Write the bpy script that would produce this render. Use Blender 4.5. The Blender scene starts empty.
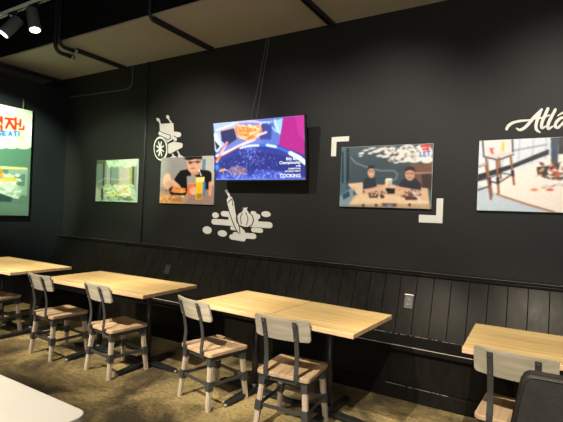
import bpy, bmesh, math, random
import numpy as np
from mathutils import Vector, Matrix
random.seed(4)
scene = bpy.context.scene
COL = scene.collection
R = math.radians

# ------------------------------------------------------------------ camera
cam = bpy.data.objects.new('camera', bpy.data.cameras.new('camera'))
COL.objects.link(cam)
FPX, YAW, PITCH, ROLL = 435.392, 0.54343, 0.00207, 0.03869
cam.data.sensor_fit = 'HORIZONTAL'
cam.data.sensor_width = 36.0
cam.data.lens = FPX / 563 * 36.0
fw = Vector((-math.sin(YAW) * math.cos(PITCH), math.cos(YAW) * math.cos(PITCH), math.sin(PITCH)))
r0 = Vector((math.cos(YAW), math.sin(YAW), 0))
u0 = r0.cross(fw)
rr = math.cos(ROLL) * r0 + math.sin(ROLL) * u0
uu = -math.sin(ROLL) * r0 + math.cos(ROLL) * u0
M3 = Matrix((rr, uu, -fw)).transposed()
cam.matrix_world = Matrix.Translation((0, -4.0315, 1.4499)) @ M3.to_4x4()
cam.data.clip_start = 0.02
scene.camera = cam

# ------------------------------------------------------------------ world, exposure
w = bpy.data.worlds.new('world')
scene.world = w
w.use_nodes = True
w.node_tree.nodes['Background'].inputs[0].default_value = (0.8, 0.9, 1.0, 1)
w.node_tree.nodes['Background'].inputs[1].default_value = 0.012
scene.view_settings.view_transform = 'Standard'
scene.view_settings.look = 'None'
scene.view_settings.gamma = 1.0
scene.view_settings.use_curve_mapping = False
scene.view_settings.exposure = 0.24

# ------------------------------------------------------------------ lights
def spot(loc, target, power, color, angle, blend=0.6, size=0.04, name='spot_light'):
    l = bpy.data.lights.new(name, 'SPOT')
    l.energy = power
    l.color = color
    l.spot_size = R(angle)
    l.spot_blend = blend
    l.shadow_soft_size = size
    o = bpy.data.objects.new(name, l)
    COL.objects.link(o)
    o.location = loc
    d = Vector(target) - Vector(loc)
    o.rotation_euler = d.to_track_quat('-Z', 'Y').to_euler()
    return o

def area(loc, target, sx, sy, power, color, name):
    l = bpy.data.lights.new(name, 'AREA')
    l.shape = 'RECTANGLE'
    l.size, l.size_y = sx, sy
    l.energy = power
    l.color = color
    o = bpy.data.objects.new(name, l)
    COL.objects.link(o)
    o.location = loc
    o.rotation_euler = (Vector(target) - Vector(loc)).to_track_quat('-Z', 'Y').to_euler()
    return o

WARM = (1.0, 0.86, 0.64)
NEUTRAL = (1.0, 0.93, 0.82)
for x, p in ((-0.05, 640), (-1.35, 640), (-2.60, 690), (-3.90, 740), (-5.2, 680)):
    spot((x, -4.0, 3.2), (x - 0.05, -1.18, 0.45), p * 1.05, WARM, 37, 0.85, 0.015, 'table_track_spot')
spot((-2.1, -4.3, 3.2), (-1.8, -3.5, 0.75), 350, NEUTRAL, 44, 0.8, 0.04, 'white_table_fill')  # unseen fill lamp added to brighten the white table
# lamps further along the visible track
for x, p in ((-3.75, 200), (-1.35, 165), (0.15, 175), (-2.45, 80)):
    spot((x, -1.93, 3.10), (x, 0.0, 1.8), p, NEUTRAL, 74, 1.0, 0.04, 'wall_track_spot')
spot((-5.2, -1.93, 3.10), (-6.33, -0.95, 2.2), 420, (0.80, 1.0, 0.72), 52, 0.7, 0.03, 'poster_track_spot')
# daylight through the shop windows behind the camera
area((1.4, -7.4, 1.7), (-0.3, 0, 1.3), 4.2, 2.4, 105, (1.0, 0.96, 0.92), 'window_daylight')
# the lamps inside the two visible track heads are made with the heads

# ------------------------------------------------------------------ materials
def s2l(c):
    c = c / 255.0
    return c / 12.92 if c <= 0.04045 else ((c + 0.055) / 1.055) ** 2.4
def rgb(r, g, b):
    return (s2l(r), s2l(g), s2l(b), 1.0)

def new_mat(name):
    m = bpy.data.materials.new(name)
    m.use_nodes = True
    return m, m.node_tree, m.node_tree.nodes['Principled BSDF']

def plain(name, col, rough=0.5, metal=0.0, noise=0.0, nscale=30, bump=0.0, coat=0.0, spec=0.5):
    m, nt, b = new_mat(name)
    b.inputs['Base Color'].default_value = col
    b.inputs['Roughness'].default_value = rough
    b.inputs['Metallic'].default_value = metal
    b.inputs['Coat Weight'].default_value = coat
    b.inputs['Specular IOR Level'].default_value = spec
    if noise or bump:
        tc = nt.nodes.new('ShaderNodeTexCoord')
        n = nt.nodes.new('ShaderNodeTexNoise')
        n.inputs['Scale'].default_value = nscale
        n.inputs['Detail'].default_value = 5
        nt.links.new(tc.outputs['Object'], n.inputs['Vector'])
        if noise:
            mx = nt.nodes.new('ShaderNodeMix'); mx.data_type = 'RGBA'
            mx.inputs[6].default_value = tuple(c * (1 - noise) for c in col[:3]) + (1,)
            mx.inputs[7].default_value = tuple(min(1, c * (1 + noise)) for c in col[:3]) + (1,)
            nt.links.new(n.outputs['Fac'], mx.inputs[0])
            nt.links.new(mx.outputs[2], b.inputs['Base Color'])
        if bump:
            bp = nt.nodes.new('ShaderNodeBump')
            bp.inputs['Strength'].default_value = bump
            bp.inputs['Distance'].default_value = 0.01
            nt.links.new(n.outputs['Fac'], bp.inputs['Height'])
            nt.links.new(bp.outputs['Normal'], b.inputs['Normal'])
    return m

def wood(name, c1, c2, c3, axis='X', stave=0.0, rough=0.4, freq=1.0):
    """streaky wood: grain along axis; stave > 0 gives glued strips of that width"""
    m, nt, b = new_mat(name)
    tc = nt.nodes.new('ShaderNodeTexCoord')
    mp = nt.nodes.new('ShaderNodeMapping')
    sc = {'X': (1.2, 22, 22), 'Y': (22, 1.2, 22), 'Z': (22, 22, 1.2)}[axis]
    mp.inputs['Scale'].default_value = tuple(s * freq for s in sc)
    nt.links.new(tc.outputs['Object'], mp.inputs['Vector'])
    n = nt.nodes.new('ShaderNodeTexNoise')
    n.inputs['Scale'].default_value = 1.6
    n.inputs['Detail'].default_value = 6
    n.inputs['Distortion'].default_value = 0.6
    nt.links.new(mp.outputs['Vector'], n.inputs['Vector'])
    cr = nt.nodes.new('ShaderNodeValToRGB')
    e = cr.color_ramp.elements
    e[0].position = 0.32; e[0].color = c1
    e[1].position = 0.72; e[1].color = c3
    mid = e.new(0.52); mid.color = c2
    nt.links.new(n.outputs['Fac'], cr.inputs['Fac'])
    out = cr.outputs['Color']
    if stave > 0:
        br = nt.nodes.new('ShaderNodeTexBrick')
        br.inputs['Scale'].default_value = 1.0
        br.inputs['Brick Width'].default_value = 0.42
        br.inputs['Row Height'].default_value = stave
        br.inputs['Mortar Size'].default_value = 0.0
        br.inputs['Color1'].default_value = (0.86, 0.84, 0.80, 1)
        br.inputs['Color2'].default_value = (1.0, 1.0, 1.0, 1)
        nt.links.new(tc.outputs['Object'], br.inputs['Vector'])
        mx = nt.nodes.new('ShaderNodeMix'); mx.data_type = 'RGBA'; mx.blend_type = 'MULTIPLY'
        mx.inputs[0].default_value = 1.0
        nt.links.new(out, mx.inputs[6]); nt.links.new(br.outputs['Color'], mx.inputs[7])
        out = mx.outputs[2]
    nt.links.new(out, b.inputs['Base Color'])
    b.inputs['Roughness'].default_value = rough
    return m

def attr_mat(name, rough=0.3, emit=0.0, coat=0.0, bump=0.0):
    m, nt, b = new_mat(name)
    a = nt.nodes.new('ShaderNodeAttribute'); a.attribute_name = 'Col'
    b.inputs['Roughness'].default_value = rough
    b.inputs['Coat Weight'].default_value = coat
    b.inputs['Coat Roughness'].default_value = 0.12
    if emit:
        b.inputs['Base Color'].default_value = (0.01, 0.01, 0.01, 1)
        nt.links.new(a.outputs['Color'], b.inputs['Emission Color'])
        b.inputs['Emission Strength'].default_value = emit
    else:
        nt.links.new(a.outputs['Color'], b.inputs['Base Color'])
    if bump:
        tc = nt.nodes.new('ShaderNodeTexCoord')
        n = nt.nodes.new('ShaderNodeTexNoise')
        n.inputs['Scale'].default_value = 6; n.inputs['Detail'].default_value = 3; n.inputs['Distortion'].default_value = 1.2
        nt.links.new(tc.outputs['Object'], n.inputs['Vector'])
        bp = nt.nodes.new('ShaderNodeBump'); bp.inputs['Strength'].default_value = bump; bp.inputs['Distance'].default_value = 0.02
        nt.links.new(n.outputs['Fac'], bp.inputs['Height'])
        nt.links.new(bp.outputs['Normal'], b.inputs['Coat Normal'])
    return m

def emit_mat(name, col, s):
    m, nt, b = new_mat(name)
    b.inputs['Base Color'].default_value = (0.02, 0.02, 0.02, 1)
    b.inputs['Emission Color'].default_value = col
    b.inputs['Emission Strength'].default_value = s
    return m

def floor_mat():
    m, nt, b = new_mat('worn_concrete')
    L = nt.links.new
    tc = nt.nodes.new('ShaderNodeTexCoord')
    def noise(scale, detail, dist=0.0, rough=0.6):
        n = nt.nodes.new('ShaderNodeTexNoise')
        n.inputs['Scale'].default_value = scale; n.inputs['Detail'].default_value = detail
        n.inputs['Distortion'].default_value = dist; n.inputs['Roughness'].default_value = rough
        L(tc.outputs['Object'], n.inputs['Vector'])
        return n
    n1 = noise(1.7, 8, 0.8, 0.65)
    cr = nt.nodes.new('ShaderNodeValToRGB')
    e = cr.color_ramp.elements
    e[0].position = 0.40; e[0].color = rgb(86, 78, 60)
    e[1].position = 0.60; e[1].color = rgb(176, 158, 112)
    k = e.new(0.50); k.color = rgb(134, 120, 84)
    L(n1.outputs['Fac'], cr.inputs['Fac'])
    n2 = noise(38, 6)
    mx = nt.nodes.new('ShaderNodeMix'); mx.data_type = 'RGBA'; mx.blend_type = 'MULTIPLY'
    mx.inputs[0].default_value = 0.75
    cr2 = nt.nodes.new('ShaderNodeValToRGB')
    cr2.color_ramp.elements[0].position = 0.36; cr2.color_ramp.elements[0].color = (0.42, 0.40, 0.38, 1)
    cr2.color_ramp.elements[1].position = 0.55; cr2.color_ramp.elements[1].color = (1, 1, 1, 1)
    L(n2.outputs['Fac'], cr2.inputs['Fac'])
    L(cr.outputs['Color'], mx.inputs[6]); L(cr2.outputs['Color'], mx.inputs[7])
    # hairline cracks / old tile seams
    mpv = nt.nodes.new('ShaderNodeMapping'); mpv.inputs['Rotation'].default_value = (0, 0, R(3))
    n3 = noise(2.5, 4)
    vm = nt.nodes.new('ShaderNodeMix'); vm.data_type = 'VECTOR'
    vm.inputs[0].default_value = 0.06
    L(tc.outputs['Object'], vm.inputs[4]); L(n3.outputs['Color'], vm.inputs[5])
    L(vm.outputs[1], mpv.inputs['Vector'])
    br = nt.nodes.new('ShaderNodeTexBrick')
    br.inputs['Scale'].default_value = 1.0
    br.inputs['Brick Width'].default_value = 1.22; br.inputs['Row Height'].default_value = 0.31
    br.inputs['Mortar Size'].default_value = 0.0028
    br.inputs['Color1'].default_value = (0.86, 0.86, 0.86, 1); br.inputs['Color2'].default_value = (1, 1, 1, 1)
    br.inputs['Mortar'].default_value = (0.38, 0.36, 0.33, 1)
    L(mpv.outputs['Vector'], br.inputs['Vector'])
    mx2 = nt.nodes.new('ShaderNodeMix'); mx2.data_type = 'RGBA'; mx2.blend_type = 'MULTIPLY'
    mx2.inputs[0].default_value = 0.8
    L(mx.outputs[2], mx2.inputs[6]); L(br.outputs['Color'], mx2.inputs[7])
    L(mx2.outputs[2], b.inputs['Base Color'])
    b.inputs['Roughness'].default_value = 0.55
    bp = nt.nodes.new('ShaderNodeBump'); bp.inputs['Strength'].default_value = 0.35; bp.inputs['Distance'].default_value = 0.004
    L(n2.outputs['Fac'], bp.inputs['Height']); L(bp.outputs['Normal'], b.inputs['Normal'])
    return m

def bench_mat():
    """glossy black paint, worn to grey at scuffs"""
    m, nt, b = new_mat('black_gloss_paint')
    L = nt.links.new
    tc = nt.nodes.new('ShaderNodeTexCoord')
    mp = nt.nodes.new('ShaderNodeMapping'); mp.inputs['Scale'].default_value = (5, 5, 1.2)
    L(tc.outputs['Object'], mp.inputs['Vector'])
    n = nt.nodes.new('ShaderNodeTexNoise'); n.inputs['Scale'].default_value = 5; n.inputs['Detail'].default_value = 8
    L(mp.outputs['Vector'], n.inputs['Vector'])
    cr = nt.nodes.new('ShaderNodeValToRGB')
    cr.color_ramp.elements[0].position = 0.3; cr.color_ramp.elements[0].color = (0.006, 0.0056, 0.005, 1)
    cr.color_ramp.elements[1].position = 0.8; cr.color_ramp.elements[1].color = (0.012, 0.011, 0.0095, 1)
    L(n.outputs['Fac'], cr.inputs['Fac'])
    L(cr.outputs['Color'], b.inputs['Base Color'])
    r = nt.nodes.new('ShaderNodeMapRange')
    r.inputs['To Min'].default_value = 0.24; r.inputs['To Max'].default_value = 0.36; b.inputs['Specular IOR Level'].default_value = 0.07
    L(n.outputs['Fac'], r.inputs['Value']); L(r.outputs['Result'], b.inputs['Roughness'])
    n2 = nt.nodes.new('ShaderNodeTexNoise'); n2.inputs['Scale'].default_value = 7
    L(tc.outputs['Object'], n2.inputs['Vector'])
    bp = nt.nodes.new('ShaderNodeBump'); bp.inputs['Strength'].default_value = 0.10; bp.inputs['Distance'].default_value = 0.01
    L(n2.outputs['Fac'], bp.inputs['Height']); L(bp.outputs['Normal'], b.inputs['Normal'])
    return m

M = {}
M['wall'] = plain('dark_wall_paint', (0.0125, 0.0125, 0.0112, 1), 0.6, 0, 0.12, 3, 0.05, spec=0.3)
M['wall_l'] = plain('dark_blue_grey_paint', (0.011, 0.013, 0.016, 1), 0.5, 0, 0.12, 3, 0.05, spec=0.4)
M['ceiling'] = plain('black_ceiling', (0.006, 0.006, 0.006, 1), 0.9, spec=0.1)
M['soffit'] = plain('soffit_board', (0.46, 0.425, 0.34, 1), 0.75, 0, 0.10, 4, 0.05)
M['soffit_face'] = plain('soffit_black_face', (0.008, 0.008, 0.008, 1), 0.9, spec=0.1)
M['floor'] = floor_mat()
M['bench'] = bench_mat()
M['bench_edge'] = plain('seat_highlight_paint', (0.30, 0.28, 0.25, 1), 0.4, 0, 0.6, 9)  # pale grey for the painted highlight on the seat edge
M['rail_glint'] = plain('rail_highlight_paint', (0.09, 0.085, 0.078, 1), 0.4, 0, 0.6, 7)  # lighter grey for the painted highlight on the top rail
M['top'] = wood('maple_tabletop', rgb(222, 186, 124), rgb(236, 206, 146), rgb(244, 220, 166), 'X', 0.045, 0.35)
M['top_edge'] = wood('maple_edge', rgb(196, 160, 124), rgb(214, 182, 146), rgb(226, 198, 164), 'X', 0, 0.45)
M['seat'] = wood('seat_wood', rgb(172, 146, 120), rgb(200, 174, 144), rgb(218, 194, 164), 'Y', 0.05, 0.4)
M['grey_wood'] = wood('whitewashed_wood', rgb(168, 160, 146), rgb(184, 176, 160), rgb(198, 191, 176), 'X', 0, 0.55, 0.8)
M['leg_wood'] = wood('whitewashed_leg_wood', rgb(168, 152, 137), rgb(192, 178, 161), rgb(210, 198, 182), 'Z', 0, 0.55)
M['metal'] = plain('gunmetal', (0.085, 0.088, 0.09, 1), 0.42, 0.4, 0.15, 20)
M['iron'] = plain('black_iron', (0.022, 0.024, 0.027, 1), 0.4, 0.3, 0.1, 20)
M['steel'] = plain('bright_steel', (0.6, 0.6, 0.6, 1), 0.3, 1.0)
M['foot'] = plain('dull_steel', (0.28, 0.28, 0.28, 1), 0.45, 0.8)
M['pipe'] = plain('dark_conduit', (0.028, 0.03, 0.034, 1), 0.45, 0.3)
M['galv'] = plain('galvanised_coupling', (0.5, 0.5, 0.47, 1), 0.35, 0.9)
M['black_plastic'] = plain('black_plastic', (0.014, 0.014, 0.015, 1), 0.4)
M['dark_grey'] = plain('lamp_grey', (0.10, 0.105, 0.11, 1), 0.5)
M['rail'] = plain('track_aluminium', (0.75, 0.78, 0.66, 1), 0.4, 0.0)
M['vinyl'] = plain('white_vinyl', rgb(214, 212, 202), 0.5)
M['black_line'] = plain('black_vinyl_line', (0.012, 0.012, 0.012, 1), 0.5)
M['board_white'] = plain('white_board', rgb(226, 224, 218), 0.5)
M['laminate'] = plain('white_laminate', rgb(232, 222, 206), 0.3, 0, 0.02, 6)
M['leather'] = plain('black_leatherette', (0.022, 0.020, 0.019, 1), 0.45, 0, 0.3, 9, 0.6, spec=0.35)
M['scuff'] = plain('scuffed_bare_wood', (0.30, 0.28, 0.24, 1), 0.6, 0, 0.4, 40)
M['print'] = attr_mat('poster_print', 0.35, 0, 0.5)
M['print_wrapped'] = attr_mat('poster_print_in_film', 0.5, 0, 0.15, 0.3)
M['screen'] = attr_mat('television_picture', 0.2, 1.32)
M['screen_text'] = emit_mat('television_white_text', (0.95, 0.97, 1, 1), 1.0)

# ------------------------------------------------------------------ mesh helpers
def add_box(bm, c, s, rot=None, bev=0.0, mi=0, seg=2):
    b2 = bmesh.new()
    bmesh.ops.create_cube(b2, size=1.0)
    for v in b2.verts:
        v.co = Vector((v.co.x * s[0], v.co.y * s[1], v.co.z * s[2]))
    if bev > 0:
        bmesh.ops.bevel(b2, geom=b2.edges[:], offset=bev, segments=seg, affect='EDGES', profile=0.5)
    mt = Matrix.Translation(c)
    if rot is not None:
        mt = mt @ rot.to_4x4()
    merge(bm, b2, mt, mi)

def merge(bm, b2, mt=None, mi=None, smooth=False):
    vm = {}
    for v in b2.verts:
        vm[v] = bm.verts.new(mt @ v.co if mt is not None else v.co)
    for f in b2.faces:
        try:
            nf = bm.faces.new([vm[v] for v in f.verts])
        except ValueError:
            continue
        nf.material_index = f.material_index if mi is None else mi
        nf.smooth = f.smooth or smooth
    b2.free()

def add_prism(bm, pts, z0, z1, mt=None, mi=0, bev=0.0, smooth=False):
    """polygon pts (x, y) extruded from z0 to z1 and moved by mt"""
    b2 = bmesh.new()
    lo = [b2.verts.new((p[0], p[1], z0)) for p in pts]
    hi = [b2.verts.new((p[0], p[1], z1)) for p in pts]
    b2.faces.new(lo[::-1]); b2.faces.new(hi)
    n = len(pts)
    for i in range(n):
        f = b2.faces.new((lo[i], lo[(i + 1) % n], hi[(i + 1) % n], hi[i]))
        f.smooth = smooth
    bmesh.ops.recalc_face_normals(b2, faces=b2.faces[:])
    if bev > 0:
        es = [e for e in b2.edges if abs(e.verts[0].co.z - e.verts[1].co.z) < 1e-6]
        bmesh.ops.bevel(b2, geom=es, offset=bev, segments=2, affect='EDGES', profile=0.5)
    merge(bm, b2, mt, mi)

def add_sweep(bm, path, prof, up=(0, 0, 1), mi=0, scales=None, smooth=True, closed_prof=True):
    """sweep profile (list of (a,b)) along the 3D path; a along side, b along up"""
    path = [Vector(p) for p in path]
    rings = []
    n = len(path)
    prev_up = Vector(up)
    for i, p in enumerate(path):
        if i == 0: t = path[1] - path[0]
        elif i == n - 1: t = path[-1] - path[-2]
        else: t = (path[i + 1] - p).normalized() + (p - path[i - 1]).normalized()
        t.normalize()
        side = t.cross(prev_up)
        if side.length < 1e-5:
            side = t.cross(Vector((1, 0, 0)))
        side.normalize()
        u = side.cross(t).normalized()
        prev_up = u
        sc = scales[i] if scales else 1.0
        rings.append([bm.verts.new(p + side * a * sc + u * b * sc) for a, b in prof])
    k = len(prof)
    for i in range(n - 1):
        for j in range(k):
            f = bm.faces.new((rings[i][j], rings[i][(j + 1) % k], rings[i + 1][(j + 1) % k], rings[i + 1][j]))
            f.smooth = smooth; f.material_index = mi
    f = bm.faces.new(rings[0][::-1]); f.material_index = mi
    f = bm.faces.new(rings[-1]); f.material_index = mi

def circ(r, n=12):
    return [(r * math.cos(2 * math.pi * i / n), r * math.sin(2 * math.pi * i / n)) for i in range(n)]
def rect(a, b):
    return [(-a / 2, -b / 2), (a / 2, -b / 2), (a / 2, b / 2), (-a / 2, b / 2)]
def add_tube(bm, path, r, n=12, mi=0, up=(0, 0, 1), scales=None):
    add_sweep(bm, path, circ(r, n), up, mi, scales)
def rounded(xmin, ymin, xmax, ymax, r, n=6):
    pts = []
    for cx, cy, a in ((xmax - r, ymin + r, -90), (xmax - r, ymax - r, 0), (xmin + r, ymax - r, 90), (xmin + r, ymin + r, 180)):
        for i in range(n + 1):
            t = R(a + 90 * i / n)
            pts.append((cx + r * math.cos(t), cy + r * math.sin(t)))
    return pts
def bez(p, n=8):
    """Catmull-Rom through points"""
    p = [Vector(q) for q in p]
    q = [p[0] * 2 - p[1]] + p + [p[-1] * 2 - p[-2]]
    out = []
    for i in range(1, len(q) - 2):
        for k in range(n):
            t = k / n
            out.append(0.5 * ((2 * q[i]) + (q[i + 1] - q[i - 1]) * t + (2 * q[i - 1] - 5 * q[i] + 4 * q[i + 1] - q[i + 2]) * t * t
                              + (3 * q[i] - q[i - 1] - 3 * q[i + 1] + q[i + 2]) * t ** 3))
    out.append(p[-1])
    return out

def obj(name, bm, mats, parent=None, fix=True):
    if fix:
        bmesh.ops.recalc_face_normals(bm, faces=bm.faces[:])
    me = bpy.data.meshes.new(name)
    bm.to_mesh(me); bm.free()
    for m in (mats if isinstance(mats, (list, tuple)) else [mats]):
        me.materials.append(m)
    o = bpy.data.objects.new(name, me)
    COL.objects.link(o)
    if parent is not None:
        o.parent = parent
    return o
def thing(name, label, cat, loc=(0, 0, 0), rz=0.0, group=None):
    o = bpy.data.objects.new(name, None)
    o.empty_display_size = 0.1
    COL.objects.link(o)
    o.location = loc; o.rotation_euler = (0, 0, rz)
    tag(o, label, cat, group)
    return o
def tag(o, label, cat, group=None):
    o['label'] = label; o['category'] = cat
    if group: o['group'] = group
    return o
def struct(name, bm, mats):
    o = obj(name, bm, mats)
    o['kind'] = 'structure'
    return o
def dup(o, parent=None):
    c = o.copy(); COL.objects.link(c); c.parent = parent
    for ch in list(o.children):
        dup(ch, c)
    return c

# ------------------------------------------------------------------ the setting
XL = -6.383
bm = bmesh.new(); add_box(bm, (-2.6, -3.5, -0.05), (11.8, 7.6, 0.1)); struct('floor', bm, M['floor'])
bm = bmesh.new(); add_box(bm, (-2.6, 0.05, 2.1), (11.8, 0.1, 4.2)); struct('wall_back', bm, M['wall'])
bm = bmesh.new(); add_box(bm, (XL - 0.06, -3.6, 1.6), (0.12, 7.2, 3.2)); struct('wall_left', bm, M['wall_l'])
bm = bmesh.new(); add_box(bm, (3.25, -3.5, 2.1), (0.1, 7.4, 4.2)); struct('wall_right', bm, M['wall'])
bm = bmesh.new(); add_box(bm, (-2.6, -3.5, 4.25), (11.8, 7.6, 0.1)); struct('ceiling', bm, M['ceiling'])
# dropped soffit running along the back wall: pale underside, black front
bm = bmesh.new()
add_box(bm, (-2.6, -0.485, 3.396), (11.8, 0.97, 0.02), mi=0)
add_box(bm, (-2.6, -0.485, 3.803), (11.8, 0.97, 0.794), mi=1)
struct('ceiling_soffit', bm, [M['soffit'], M['soffit_face']])

# ------------------------------------------------------------------ built-in bench
BX0, BX1 = XL + 0.002, 2.6
bench = thing('banquette_bench', 'long black painted built-in bench with tall boarded back along the dark wall', 'bench', ((BX0 + BX1) / 2, -0.3, 0))
cx = (BX0 + BX1) / 2; Lb = BX1 - BX0
def bobj(name, bm, m, par=bench, lab=None):
    for v in bm.verts:
        v.co -= Vector((cx, -0.3, 0))
    o = obj(name, bm, m, par)
    if lab: o['label'] = lab
    return o
# boarded back: leaning panel with V grooves; section lies along the lean
P0, P1 = Vector((0, -0.245, 0.435)), Vector((0, -0.055, 0.945))
lean = (P1 - P0); Llen = lean.length; lean.normalize()
nrm = Vector((0, -lean.z, lean.y))
bm = bmesh.new()
prof = []
x = BX0; pitch = 0.143; g = 0.0035
while x < BX1:
    x2 = min(x + pitch, BX1)
    prof += [(x, 0.0), (x + g, 0.005), (x2 - g, 0.005)]
    x = x2
prof.append((BX1, 0.0))
lo = [bm.verts.new(P0 + Vector((a, 0, 0)) + nrm * d) for a, d in prof]
hi = [bm.verts.new(P1 + Vector((a, 0, 0)) + nrm * d) for a, d in prof]
for i in range(len(prof) - 1):
    bm.faces.new((lo[i], lo[i + 1], hi[i + 1], hi[i]))
# closed back of the panel
bl0 = bm.verts.new((BX0, -0.004, 0.435)); bl1 = bm.verts.new((BX1, -0.004, 0.435))
bh0 = bm.verts.new((BX0, -0.004, 0.945)); bh1 = bm.verts.new((BX1, -0.004, 0.945))
bm.faces.new((bl0, bh0, bh1, bl1))
bm.faces.new(hi + [bh1, bh0]); bm.faces.new(lo[::-1] + [bl0, bl1])
bm.faces.new((lo[0], hi[0], bh0, bl0)); bm.faces.new((lo[-1], bl1, bh1, hi[-1]))
bobj('backrest', bm, M['bench'])
bm = bmesh.new(); add_box(bm, (cx, -0.042, 0.957), (Lb, 0.076, 0.022), bev=0.006); 
add_box(bm, (cx, -0.068, 0.934), (Lb, 0.022, 0.026), bev=0.006)
bobj('top_rail', bm, M['bench'])
bm = bmesh.new(); add_box(bm, (cx, -0.0798, 0.9655), (Lb, 0.004, 0.004), bev=0.001); bobj('rail_highlight', bm, M['rail_glint'], lab='greyish painted highlight along the top rail edge')  # thin strip whose colour imitates a highlight along the rail
bm = bmesh.new(); add_box(bm, (cx, -0.40, 0.419), (Lb, 0.37, 0.032), bev=0.003); bobj('seat', bm, M['bench'])
bm = bmesh.new(); add_box(bm, (cx, -0.578, 0.415), (Lb, 0.024, 0.042), bev=0.007); bobj('seat_edge', bm, M['bench'])
bm = bmesh.new(); add_box(bm, (cx, -0.5895, 0.4335), (Lb, 0.006, 0.006), bev=0.0015); bobj('seat_highlight', bm, M['bench_edge'], lab='painted greyish highlight along the front edge of the seat')  # bright line painted in as a highlight on the seat front
bm = bmesh.new(); add_box(bm, (cx, -0.28, 0.20), (Lb, 0.52, 0.40)); bobj('base', bm, M['bench'])
bm = bmesh.new(); add_box(bm, (cx, -0.553, 0.058), (Lb, 0.022, 0.112), bev=0.006); bobj('kickboard', bm, M['bench'])
bm = bmesh.new()
for (x0, x1, y0) in ((-1.30, -0.98, -0.262), (-0.95, -0.73, -0.258), (-0.69, -0.46, -0.262)):
    xx = x0
    while xx < x1:
        l = random.choice((0.008, 0.012, 0.02, 0.05))
        add_box(bm, (xx + l / 2, y0 - 0.004, 0.4362), (l, random.uniform(0.002, 0.006), 0.002))
        xx += l + random.uniform(0.004, 0.03)
for (x0, x1) in ((-1.05, -0.9), (-0.87, -0.62), (-3.1, -2.9)):
    xx = x0
    while xx < x1:
        l = random.choice((0.008, 0.012, 0.02, 0.05))
        add_box(bm, (xx + l / 2, -0.562, 0.1142), (l, random.uniform(0.002, 0.005), 0.002))
        xx += l + random.uniform(0.004, 0.02)
bobj('paint_chips', bm, M['scuff'], lab='pale chips where the black paint has worn off')['kind'] = 'stuff'

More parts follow.
